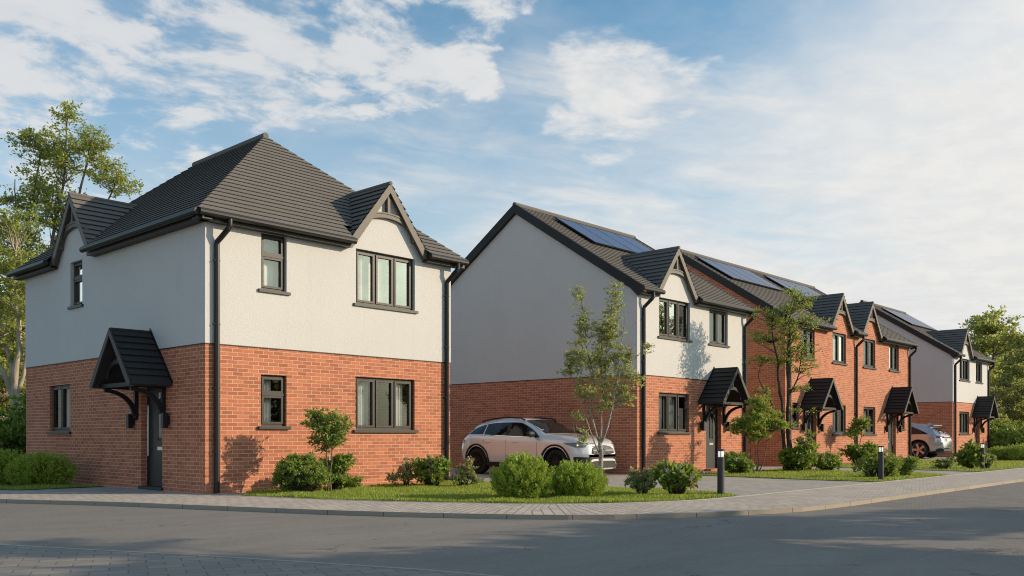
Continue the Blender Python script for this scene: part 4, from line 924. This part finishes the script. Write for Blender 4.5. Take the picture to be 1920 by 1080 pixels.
# ------------------------------------------------------------------ cars
class Car:
    def __init__(s, **k): s.__dict__.update(k)
    def sec(s, x):
        """half cross-section at x, underside centre to roof centre"""
        I = lambda c: float(np.interp(x, [p[0] for p in c], [p[1] for p in c]))
        top, w, wr, zb = I(s.top), I(s.wid), I(s.roofw), I(s.bot); belt = min(I(s.belt), top-.04); wr = min(wr, w*.93)
        pts = [(0,zb),(w*.78,zb),(w*.965,zb+.09),(w,zb+.24),(w*1.005,(zb+.24+belt)/2),(w*.985,belt-.09),(w*.945,belt-.005)]
        h = max(.001, top-belt)
        pts += [(w*.945+(wr-w*.945)*.06, belt+.05*h), (wr+(.945*w-wr)*.08, top-.22*h if h < .25 else top-.085), (wr*.90, top-.06*h if h < .25 else top-.028), (wr*.5, top-.008), (0, top)]
        for xa in s.axles:
            dx = abs(x-xa)
            if dx < s.ar:
                az = s.wr+math.sqrt(s.ar**2-dx**2)
                pts = [(y, max(z, az)) if i < 6 else (y, z) for i, (y, z) in enumerate(pts)]
        return pts
    def side_y(s, x, z):
        p = s.sec(x)[2:10]; zs = [q[1] for q in p]; ys = [q[0] for q in p]; return float(np.interp(z, zs, ys))
    def top_z(s, x, y):
        p = s.sec(x)[6:][::-1]; return float(np.interp(abs(y), [q[0] for q in p], [q[1] for q in p]))
    def body(s, root, paint):
        X = sorted(set(np.round(np.concatenate([np.linspace(s.x0,s.x1,90)]+[[a-s.ar-.002,a-s.ar+.004,a-s.ar+.02,a+s.ar-.02,a+s.ar-.004,a+s.ar+.002] for a in s.axles]),4)))
        m = MB(); rows = []
        for x in X:
            h = s.sec(x); full = [(y,z) for y,z in h]+[(-y,z) for y,z in h[::-1][1:-1]]
            rows.append([len(m.v)+i for i in range(len(full))]); m.v += [(x,y,z) for y,z in full]
        n = len(rows[0])
        for a, b in zip(rows[:-1], rows[1:]):
            for j in range(n): m.f.append((a[j],a[(j+1)%n],b[(j+1)%n],b[j]))
        m.f.append(tuple(rows[0])); m.f.append(tuple(rows[-1][::-1]))
        o = m.build('body', paint, root, smooth=True)
        try: o.data.set_sharp_from_angle(angle=R(38))
        except Exception: pass
        return o
    def patch(s, name, root, mat, X, lo, hi, side, off=.008, nz=4):
        m = MB()
        for a, b in zip(X[:-1], X[1:]):
            for k in range(nz):
                q = []
                for x, t in ((a,k/nz),(b,k/nz),(b,(k+1)/nz),(a,(k+1)/nz)):
                    z = lo(x)+(hi(x)-lo(x))*t; q.append((x, side*(s.side_y(x,z)+off), z))
                m.poly(*q)
        return m.build(name, mat, root, smooth=True)
    def cross_patch(s, name, root, mat, X, wf, off=.010, ny=8):
        m = MB()
        for a, b in zip(X[:-1], X[1:]):
            for k in range(ny):
                q = []
                for x, t in ((a,k/ny),(b,k/ny),(b,(k+1)/ny),(a,(k+1)/ny)):
                    y = -wf(x)+2*wf(x)*t; q.append((x, y, s.top_z(x,y)+off))
                m.poly(*q)
        return m.build(name, mat, root, smooth=True)
    def wheel(s, root, x, y, spokes, rim_mat, side):
        fn = lambda r_, a, h: (x+r_*math.cos(a), y+side*h, s.wr+r_*math.sin(a)); r = s.wr; rr = r*.74
        t = MB(); t.lathe([(rr,.0),(r*.93,.012),(r*.985,-.02),(r,-.05),(r,-.17),(r*.97,-.21),(rr,-.22),(rr,0)], fn, 40); w = t.build('wheel', M['tyre'], root, smooth=True)
        m = MB(); m.lathe([(rr*1.01,-.004),(rr*.97,.004),(rr*.92,-.012),(rr*.90,-.10)], fn, 40)
        pl = MB(); pl.lathe([(rr*.91,-.09),(.001,-.095)], fn, 32); pl.lathe([(rr*.6,-.088),(rr*.6,-.07),(.06,-.07)], fn, 28); pl.build('brake_and_dark_backing', M['cladding'], w)  # brake disc plus a black plate standing in for shade between the spokes
        for k in range(spokes):
            a = 2*math.pi*k/spokes; wd = (.030 if spokes > 8 else .105)
            for r0, r1, w0, w1, h0, h1 in ((.05, rr*.95, wd*.9, wd*1.15, -.03, -.008),):
                P = []
                for rad, ww, hh in ((r0,w0,h0),(r1,w1,h1)):
                    for dw in (-1, 1):
                        P.append((rad*math.cos(a)-dw*ww/2*math.sin(a), rad*math.sin(a)+dw*ww/2*math.cos(a), hh))
                c = [(x+p[0], y+side*(p[2]-dz), s.wr+p[1]) for dz in (.03, 0) for p in (P[0],P[1],P[3],P[2])]
                m.hexa(c)
        m.lathe([(.055,-.05),(.055,-.015),(.045,-.008),(.001,-.008)], fn, 16)
        m.build('rim', rim_mat, w)
        return w
def finish_car(c, root, paint, cladding=True, spokes=14, rim=None):
    o = c.body(root, paint); b = MB()
    for xa in c.axles:
        for sd in (-1, 1):
            wy = c.side_y(xa+c.ar+.03, .6)
            c.wheel(root, xa, sd*(wy-.015), spokes, rim, sd)
            n = 20; O = []; I = []
            for i in range(n+1):
                th = math.pi*(i/n)*1.16-math.pi*.08; O.append((xa-(c.ar+c.lip)*math.cos(th), c.wr+(c.ar+c.lip)*math.sin(th))); I.append((xa-(c.ar-.012)*math.cos(th), c.wr+(c.ar-.012)*math.sin(th)))
            yy = lambda p: sd*(c.side_y(p[0], max(p[1], .3))+.022)
            b.strip([(p[0],yy(p),p[1]) for p in O], [(p[0],yy(p),p[1]) for p in I], [(p[0],yy(p)-sd*.05,p[1]) for p in O], [(p[0],yy(p)-sd*.05,p[1]) for p in I])
            n = 16
            for i in range(n):
                t0, t1 = math.pi*i/n, math.pi*(i+1)/n; q = []
                for th, y in ((t0,.45),(t1,.45),(t1,wy-.02),(t0,wy-.02)): q.append((xa-(c.ar-.004)*math.cos(th), sd*y, c.wr+(c.ar-.004)*math.sin(th)))
                b.poly(*q)
            b.poly(*[(xa-(c.ar-.004)*math.cos(math.pi*i/n), sd*.45, c.wr+(c.ar-.004)*math.sin(math.pi*i/n)) for i in range(n+1)])
    a0, a1 = c.axles; z0 = c.sill
    for sd in (-1, 1):
        X = np.linspace(a0+c.ar+.03, a1-c.ar-.03, 12)
        for p, q in zip(X[:-1], X[1:]):
            yp, yq = c.side_y(p,.4)+.012, c.side_y(q,.4)+.012
            b.hexa([(p,sd*(yp-.1),z0-.02),(q,sd*(yq-.1),z0-.02),(q,sd*(yq-.03),z0-.02),(p,sd*(yp-.03),z0-.02),(p,sd*(yp-.1),z0+.11),(q,sd*(yq-.1),z0+.11),(q,sd*yq,z0+.12),(p,sd*yp,z0+.12)])
    b.box(c.x0+.35, c.x1-.35, -.6, .6, z0-.03, z0+.05)
    b.build('cladding', M['cladding'], root)

def crossover():
    root = empty('parked_car', (10.72,1.13,0), R(-90), 'white compact crossover parked on the drive beside the second house', 'car')
    c = Car(x0=-2.33, x1=2.33, axles=(-1.50,1.43), ar=.425, wr=.37, sill=.24, lip=.075,
        top=[(-2.33,.86),(-2.29,.97),(-2.20,1.08),(-1.93,1.36),(-1.83,1.43),(-1.6,1.49),(-1.2,1.565),(-.7,1.61),(-.2,1.605),(.1,1.565),(.4,1.45),(.98,1.155),(1.05,1.145),(1.5,1.105),(1.95,1.035),(2.16,.96),(2.27,.87),(2.33,.72)],
        wid=[(-2.33,.66),(-2.25,.78),(-2.1,.86),(-1.8,.91),(-1.4,.925),(0,.91),(1.3,.925),(1.8,.89),(2.05,.83),(2.2,.74),(2.33,.58)],
        roofw=[(-2.33,.55),(-1.88,.58),(-.7,.64),(.1,.66),(.98,.76),(1.5,.76),(2.1,.70),(2.33,.5)],
        bot=[(-2.33,.42),(-2.1,.30),(-1,.25),(1.2,.25),(2.1,.28),(2.33,.36)],
        belt=[(-2.33,.72),(-2.2,.96),(-1.9,1.12),(-1.5,1.115),(0,1.06),(.9,1.03),(1.6,.99),(2.0,.90),(2.2,.78),(2.33,.6)])
    finish_car(c, root, M['paint_white'], True, 16, M['rim_dark'])
    top = lambda x: float(np.interp(x,[p[0] for p in c.top],[p[1] for p in c.top])); belt = lambda x: float(np.interp(x,[p[0] for p in c.belt],[p[1] for p in c.belt]))
    def zt(x):
        h = .372*math.sqrt(max(0, 1-((x+.25)/1.64)**2)) if x < -.25 else min(.372-.05*(x+.25)**2, (.86-x)*.60)
        return max(belt(x)+.025, belt(x)+.025+min(h, top(x)-.12-belt(x)-.025))
    lo = lambda x: belt(x)+.022
    for sd in (-1, 1):
        for n, a, b_ in (('quarter_window',-1.88,-1.30),('rear_window',-1.25,-.42),('front_window',-.28,.84)):
            c.patch(n, root, M['carglass'], np.linspace(a,b_,14), lo, zt, sd)
        c.patch('pillar_trim', root, M['cladding'], np.linspace(-.42,-.28,4), lo, zt, sd, .007)
        c.patch('chrome_strip', root, M['chrome'], np.linspace(-1.89,.86,30), lambda x: belt(x)+.004, lambda x: belt(x)+.024, sd, .010, 1)
        c.patch('chrome_strip', root, M['chrome'], np.linspace(-1.89,.86,40), lambda x: zt(x), lambda x: zt(x)+.016, sd, .010, 1)
        for x in (-1.02, -.02):
            h = MB(); y = c.side_y(x,.93); h.box(x-.11, x+.11, sd*(y-.01) if sd > 0 else -(y+.03), sd*(y+.03) if sd > 0 else -(y-.01), .905, .935); h.build('door_handle', M['paint_white'], root, bevel=.008)
        for x in (.80,-.36,-1.22):
            c.patch('door_gap', root, M['cladding'], [x-.004,x+.004], lambda q: .40, lambda q: belt(q)-.01, sd, .003, 6)
        mr = MB(); y = c.side_y(.68,1.09); mr.tube([(.70,sd*(y-.02),1.10),(.68,sd*(y+.08),1.12)], .022, 8)
        mr.lathe([(.001,-.11),(.05,-.105),(.075,-.07),(.085,.03),(.075,.14),(.04,.165),(.001,.17)], lambda r_, a, h: (.67+r_*.75*math.sin(a), sd*(y+.15+h), 1.145+r_*.95*math.cos(a)), 16)
        mr.build('wing_mirror', M['cladding'], root, smooth=True)
        c.patch('headlight', root, M['lens'], np.linspace(1.70,2.25,12), lambda x: .895-.105*min(1,(x-1.70)/.35), lambda x: .915-.01*(x-1.70), sd, .012)
        hl = MB(); y = c.side_y(2.08,.83); hl.lathe([(.001,.01),(.035,.008),(.04,-.02)], lambda r_, a, h: (2.08+r_*math.cos(a)*.9, sd*(y+.014+h), .84+r_*math.sin(a)), 14); hl.build('headlight_reflector', M['chrome'], root)
        c.patch('tail_light', root, M['tail'], np.linspace(-2.29,-2.05,6), lambda x: .90, lambda x: .99, sd, .012)
        rl = MB(); rl.tube([(-1.55,sd*.62,top(-1.55)+.005),(-1.35,sd*.625,top(-1.35)+.012),(-.6,sd*.64,top(-.6)+.012),(0,sd*.65,top(0)+.008),(.15,sd*.66,top(.15)-.02)], .022, 8); rl.build('roof_rail', M['cladding'], root)
    c.cross_patch('windscreen', root, M['carglass'], np.linspace(.16,.97,10), lambda x: float(np.interp(x,[.1,.98],[.60,.72])))
    c.cross_patch('rear_screen', root, M['carglass'], np.linspace(-2.15,-1.90,6), lambda x: .60)
    xf = lambda y, z: float(np.interp(abs(y), [0,.5,.58,.74,.83,.90], [2.345,2.343,2.33,2.21,2.06,1.86]))-max(0, z-.70)*.36
    def fpatch(name, mat, Y, zl, zh, off, parent=root):
        m = MB()
        for p, q in zip(Y[:-1], Y[1:]):
            n = 3
            for k in range(n):
                P = []
                for y, t in ((p,k/n),(q,k/n),(q,(k+1)/n),(p,(k+1)/n)):
                    z = zl(y)+(zh(y)-zl(y))*t; P.append((xf(y,z)+off, y, z))
                m.prism(P, [(v[0]-.03,v[1],v[2]) for v in P])
        return m.build(name, mat, parent)
    go = fpatch('grille', M['cladding'], np.linspace(-.47,.47,15), lambda y: .585+.05*(abs(y)/.47)**2, lambda y: .845-.10*(abs(y)/.47)**3, .006)
    k = MB()
    for z0_, z1_ in ((.685,.728),):
        for sg in (-1,1): k.prism([(xf(sg*.11,.7)+.016,sg*.11,z0_),(xf(sg*.44,.7)+.016,sg*.44,z0_),(xf(sg*.44,.7)+.016,sg*.44,z1_),(xf(sg*.11,.7)+.016,sg*.11,z1_)], [(xf(sg*.11,.7)-.01,sg*.11,z0_),(xf(sg*.44,.7)-.01,sg*.44,z0_),(xf(sg*.44,.7)-.01,sg*.44,z1_),(xf(sg*.11,.7)-.01,sg*.11,z1_)])
    for z in (.63,.66,.755,.785,.815):
        for y in np.linspace(-.38,.38,15): k.box(xf(y,z)-.005, xf(y,z)+.012, y-.009, y+.009, z-.008, z+.008)
    k.build('grille_bar', M['chrome'], go)
    e = MB(); st = lambda r_, a, h: (xf(0,.71)+.016+h, r_*math.cos(a), .708+r_*math.sin(a)); e.lathe([(.070,0),(.080,.01),(.090,0)], st, 24)
    for j in range(3):
        a = math.pi/2+j*2*math.pi/3; x_ = xf(0,.71)+.02; e.tube([(x_,0,.708),(x_,.075*math.cos(a),.708+.075*math.sin(a))], [.014,.004], 6)
    e.build('emblem', M['chrome'], go)
    for sg in (-1,1): fpatch('side_intake', M['cladding'], np.linspace(sg*.50,sg*.84,7), lambda y: .36+.02*abs(y), lambda y: .52+.06*(abs(y)-.5), .008)
    fpatch('bumper_intake', M['cladding'], np.linspace(-.62,.62,13), lambda y: .26, lambda y: .53 if abs(y) < .55 else .50, .003)
    t = MB(); path = [(-.74,.27),(-.64,.33),(-.50,.435),(-.40,.455),(0,.46),(.40,.455),(.50,.435),(.64,.33),(.74,.27)]
    t.strip([(xf(y,z)+.02,y,z+.028) for y,z in path], [(xf(y,z)+.02,y,z-.028) for y,z in path], [(xf(y,z)-.01,y,z+.028) for y,z in path], [(xf(y,z)-.01,y,z-.028) for y,z in path])
    t.build('bumper_trim', M['paint_white'], root)
    l = MB(); path = [(-.70,.235),(-.4,.225),(0,.22),(.4,.225),(.70,.235)]
    l.strip([(xf(y,z)+.02,y,z+.02) for y,z in path], [(xf(y,z)+.02,y,z-.02) for y,z in path], [(xf(y,z)-.05,y,z+.02) for y,z in path], [(xf(y,z)-.05,y,z-.02) for y,z in path])
    l.build('skid_plate', M['steel'], root)
    return root
def suv():
    root = empty('parked_car', (37.55,1.30,0), R(90), 'silver estate style car with a rear spoiler parked by the far house', 'car')
    c = Car(x0=-2.40, x1=2.35, axles=(-1.98+.05,.98), ar=.48, wr=.42, sill=.27, lip=.02,
        top=[(-2.98,.86),(-2.96,1.0),(-2.90,1.12),(-2.84,1.17),(-2.5,1.42),(-2.36,1.52),(-2.30,1.60),(-2.0,1.66),(-1.4,1.72),(-.6,1.74),(-.1,1.70),(.6,1.30),(.8,1.22),(1.4,1.16),(1.8,1.02),(1.9,.85)],
        wid=[(-2.98,.70),(-2.9,.80),(-2.7,.89),(-2.3,.95),(-1.9,.965),(-.5,.95),(1.0,.96),(1.5,.90),(1.9,.66)],
        roofw=[(-2.98,.55),(-2.5,.66),(-2.3,.62),(-1.4,.68),(-.1,.70),(.8,.80),(1.5,.76),(1.9,.5)],
        bot=[(-2.98,.50),(-2.7,.36),(-2,.28),(1,.28),(1.9,.4)],
        belt=[(-2.98,.78),(-2.88,1.06),(-2.6,1.14),(-2.0,1.15),(-1.0,1.12),(.6,1.10),(1.4,1.02),(1.9,.7)])
    c.x0, c.x1 = -2.98, 1.9
    finish_car(c, root, M['paint_silver'], True, 5, M['rim_silver'])
    top = lambda x: float(np.interp(x,[p[0] for p in c.top],[p[1] for p in c.top])); belt = lambda x: float(np.interp(x,[p[0] for p in c.belt],[p[1] for p in c.belt]))
    def zt(x): return max(belt(x)+.025, min(1.56, top(x)-.125, belt(x)+.025+(x+2.38)*.46, belt(x)+.025+(.55-x)*.7))
    lo = lambda x: belt(x)+.025
    for sd in (-1, 1):
        c.patch('rear_window', root, M['carglass'], np.linspace(-2.33,-1.0,16), lo, zt, sd); c.patch('front_window', root, M['carglass'], np.linspace(-.9,.5,14), lo, zt, sd)
        c.patch('tail_light', root, M['tail'], np.linspace(-2.95,-2.70,8), lambda x: 1.0, lambda x: 1.07, sd, .012)
        h = MB(); y = c.side_y(-1.2,.98); h.box(-1.31,-1.09, sd*(y-.01) if sd > 0 else -(y+.03), sd*(y+.03) if sd > 0 else -(y-.01), .955,.985); h.build('door_handle', M['paint_silver'], root, bevel=.008)
        ex = MB(); ex.tube([(-2.99,sd*.55,.42),(-2.8,sd*.55,.42)], .05, 12); ex.build('exhaust', M['chrome'], root)
    c.cross_patch('rear_screen', root, M['carglass'], np.linspace(-2.80,-2.42,6), lambda x: .62)
    c.cross_patch('windscreen', root, M['carglass'], np.linspace(0.0,.6,8), lambda x: .66)
    s = MB(); s.hexa([(-2.52,-.60,1.58),(-2.28,-.64,1.60),(-2.28,.64,1.60),(-2.52,.60,1.58),(-2.52,-.58,1.61),(-2.28,-.60,1.655),(-2.28,.60,1.655),(-2.52,.58,1.61)]); s.build('spoiler', M['paint_silver'], root)
    d = MB(); d.hexa([(-3.0,-.72,.36),(-2.7,-.86,.32),(-2.7,.86,.32),(-3.0,.72,.36),(-2.995,-.60,.46),(-2.7,-.86,.44),(-2.7,.86,.44),(-2.995,.60,.46)]); d.build('diffuser', M['cladding'], root)
    p = MB(); p.box(-2.998,-2.975,-.26,.26,.84,.95); p.build('number_plate', M['plate'], root)
    t = MB(); t.box(-2.992,-2.96,-.62,.62,1.0,1.03); t.build('tail_light_bar', M['tail'], root)
    f = MB(); f.tube([(-2.05,0,1.665),(-2.18,0,1.72)], [.03,.012], 8); f.build('aerial_fin', M['paint_silver'], root)
    return root
crossover(); suv()

# ------------------------------------------------------------------ light and sky
EL, AZ = R(19.7), R(-47.5)
sd = Vector((math.cos(EL)*math.cos(AZ), math.cos(EL)*math.sin(AZ), math.sin(EL)))
L = bpy.data.lights.new('sun', 'SUN'); L.energy = 4.9; L.angle = R(.55); L.color = (1, .80, .58)
lo = bpy.data.objects.new('sun', L); COL.objects.link(lo); lo.rotation_euler = sd.to_track_quat('Z', 'Y').to_euler(); lo.location = (30,-40,30)

W = bpy.data.worlds.new('World'); sc.world = W; W.use_nodes = True; nt = W.node_tree
bg = nt.nodes['Background']; bg.inputs['Strength'].default_value = .107
sky = N(nt, 'ShaderNodeTexSky'); sky.sky_type = 'NISHITA'; sky.sun_disc = False; sky.sun_elevation = EL
sky.sun_rotation = math.pi/2-AZ; sky.altitude = 50; sky.air_density = 1.0; sky.dust_density = 1.0; sky.ozone_density = 1.5
tc = nt.nodes.new('ShaderNodeTexCoord'); D = tc.outputs['Generated']
sep = nt.nodes.new('ShaderNodeSeparateXYZ'); link(nt, D, sep.inputs[0]); zc = mth(nt, 'MAXIMUM', sep.outputs[2], 0.0)
inv = mth(nt, 'DIVIDE', 1, mth(nt, 'ADD', zc, .12))
pc = nt.nodes.new('ShaderNodeCombineXYZ'); link(nt, mth(nt,'MULTIPLY',sep.outputs[0],inv), pc.inputs[0]); link(nt, mth(nt,'MULTIPLY',sep.outputs[1],inv), pc.inputs[1])
P = pc.outputs[0]
def mapped(vec, scale, rot=0, loc=(0,0,0)):
    r_ = N(nt, 'ShaderNodeMapping'); link(nt, vec, r_.inputs['Vector']); r_.inputs['Rotation'].default_value = (0,0,rot)
    mp = N(nt, 'ShaderNodeMapping'); link(nt, r_.outputs[0], mp.inputs['Vector']); mp.inputs['Scale'].default_value = scale; mp.inputs['Location'].default_value = loc
    return mp.outputs[0]
dn_ = N(nt, 'ShaderNodeVectorMath'); dn_.operation = 'SUBTRACT'; link(nt, noise(nt, P, 1.7, 5, .62, out=1), dn_.inputs[0]); dn_.inputs[1].default_value = (.5,.5,.5)
ds_ = N(nt, 'ShaderNodeVectorMath'); ds_.operation = 'SCALE'; link(nt, dn_.outputs[0], ds_.inputs[0]); ds_.inputs['Scale'].default_value = .30
da_ = N(nt, 'ShaderNodeVectorMath'); da_.operation = 'ADD'; link(nt, D, da_.inputs[0]); link(nt, ds_.outputs[0], da_.inputs[1])
dz_ = N(nt, 'ShaderNodeVectorMath'); dz_.operation = 'NORMALIZE'; link(nt, da_.outputs[0], dz_.inputs[0]); DW = dz_.outputs[0]
def toward(vx, vy, vz, lo_, hi_):
    """1 near a direction of the sky, fading out with the angle in degrees"""
    v = Vector((vx,vy,vz)).normalized(); n = N(nt, 'ShaderNodeVectorMath'); n.operation = 'DOT_PRODUCT'; link(nt, DW, n.inputs[0]); n.inputs[1].default_value = v
    return ramp(nt, n.outputs['Value'], math.cos(R(lo_)), math.cos(R(hi_)))
warp = noise(nt, P, 2.2, 3, .5, out=1)
ws = N(nt, 'ShaderNodeVectorMath'); ws.operation = 'SCALE'; link(nt, warp, ws.inputs[0]); ws.inputs['Scale'].default_value = .22
pw = N(nt, 'ShaderNodeVectorMath'); pw.operation = 'ADD'; link(nt, P, pw.inputs[0]); link(nt, ws.outputs[0], pw.inputs[1]); PW = pw.outputs[0]
def cloud(f, mask, th, reach, soft):
    """cover where the noise f passes a threshold that the mask lowers"""
    t = mth(nt, 'SUBTRACT', f, mth(nt, 'SUBTRACT', th, mth(nt, 'MULTIPLY', mask, reach)))
    n = nt.nodes.new('ShaderNodeMapRange'); n.interpolation_type = 'SMOOTHSTEP'; n.inputs['From Max'].default_value = soft; link(nt, t, n.inputs['Value'])
    return n.outputs[0]
puff = noise(nt, mapped(PW, (1,1,1)), 7.4, 9, .60)
mass = noise(nt, mapped(PW, (1,1,1), 0, (2.2,.7,0)), 2.0, 7, .58)
streak = noise(nt, mapped(PW, (1.0,2.6,1), R(30), (.3,.9,0)), 1.5, 8, .60)
streak2 = noise(nt, mapped(P, (.6,3.2,1), R(52), (1.7,.2,0)), 1.4, 7, .58)
def many(*ms):
    o = ms[0]
    for q in ms[1:]: o = mth(nt, 'MAXIMUM', o, q)
    return o
MA = many(toward(.328,.879,.346, 11, 3), toward(.424,.840,.338, 6, 1), toward(.479,.786,.392, 7.5, 2), toward(.559,.721,.409, 6.5, 2), mth(nt,'MULTIPLY',toward(.615,.664,.426, 6, 1),.9))
MC = many(toward(.758,.537,.370, 6.5, 1.2), mth(nt,'MULTIPLY',toward(.776,.543,.321, 5.5, 1),.75))
MD = many(toward(.774,.570,.270, 14, 4), toward(.885,.413,.190, 12, 4), mth(nt,'MULTIPLY',toward(.611,.725,.316, 9, 3),.9), mth(nt,'MULTIPLY',toward(.819,.468,.331, 6, 2),.9))
ME = many(toward(.898,.240,.369, 8, 2), mth(nt,'MULTIPLY',toward(.837,.402,.372, 6, 1),.3))
alto = mth(nt,'MULTIPLY',cloud(mth(nt,'ADD',mth(nt,'MULTIPLY',puff,.6),mth(nt,'MULTIPLY',mass,.4)), MA, .72, .315, .13), .90)
cum = mth(nt,'MULTIPLY', cloud(mth(nt,'ADD',mth(nt,'MULTIPLY',puff,.5),mth(nt,'MULTIPLY',mass,.5)), MC, .74, .34, .17), .88)
cir = mth(nt,'MULTIPLY', cloud(streak, MD, .62, .27, .34), .84)
cir2 = mth(nt,'MULTIPLY', cloud(streak2, ME, .60, .16, .26), .60)
low = mth(nt, 'POWER', mth(nt, 'SUBTRACT', 1, mth(nt,'MINIMUM',mth(nt,'MULTIPLY',zc,2.3),1)), 1.2)
veil = mth(nt,'MULTIPLY', ramp(nt, mass, .30, .70), .36)
def over(*cs):
    o = mth(nt, 'SUBTRACT', 1, cs[0])
    for q in cs[1:]: o = mth(nt, 'MULTIPLY', o, mth(nt, 'SUBTRACT', 1, q))
    return mth(nt, 'SUBTRACT', 1, o, clamp=True)
cov = over(alto, cum, cir, cir2, mth(nt,'MULTIPLY',low,.94), mth(nt,'MULTIPLY',toward(.93,.08,.12, 30, 8),.92), veil)
glow = toward(.76,-.60,.12, 100, 35)
cloudc = mixc(nt, glow, (6.7,6.85,7.0), (8.6,8.25,7.8))
cloudc = mixc(nt, mth(nt,'MULTIPLY',low,.8), cloudc, (7.3,7.3,7.25))
cloudc = mixc(nt, .22, cloudc, mixc(nt, ramp(nt, puff, .3, .7), (.66,.72,.80), (1.14,1.11,1.07)), 'MULTIPLY')
blue = mixc(nt, 1.0, sky.outputs[0], (1.12,1.66,1.70), 'MULTIPLY')
link(nt, mixc(nt, cov, blue, cloudc), bg.inputs['Color'])

# ------------------------------------------------------------------ camera
cam = bpy.data.cameras.new('camera'); co_ = bpy.data.objects.new('camera', cam); COL.objects.link(co_)
co_.location = (-8.479,-15.677,1.095); fwd = Vector((.73407,.67907,0)); co_.rotation_euler = (-fwd).to_track_quat('Z','Y').to_euler()
cam.sensor_width = 36; cam.lens = 36*1687/1920; cam.shift_y = (817-540)/1920; cam.clip_start = .1; cam.clip_end = 2000
sc.camera = co_
sc.cycles.pixel_filter_type = 'BLACKMAN_HARRIS'; sc.cycles.filter_width = 1.05
sc.view_settings.view_transform = 'Standard'; sc.view_settings.look = 'None'; sc.view_settings.exposure = 0; sc.view_settings.gamma = 1
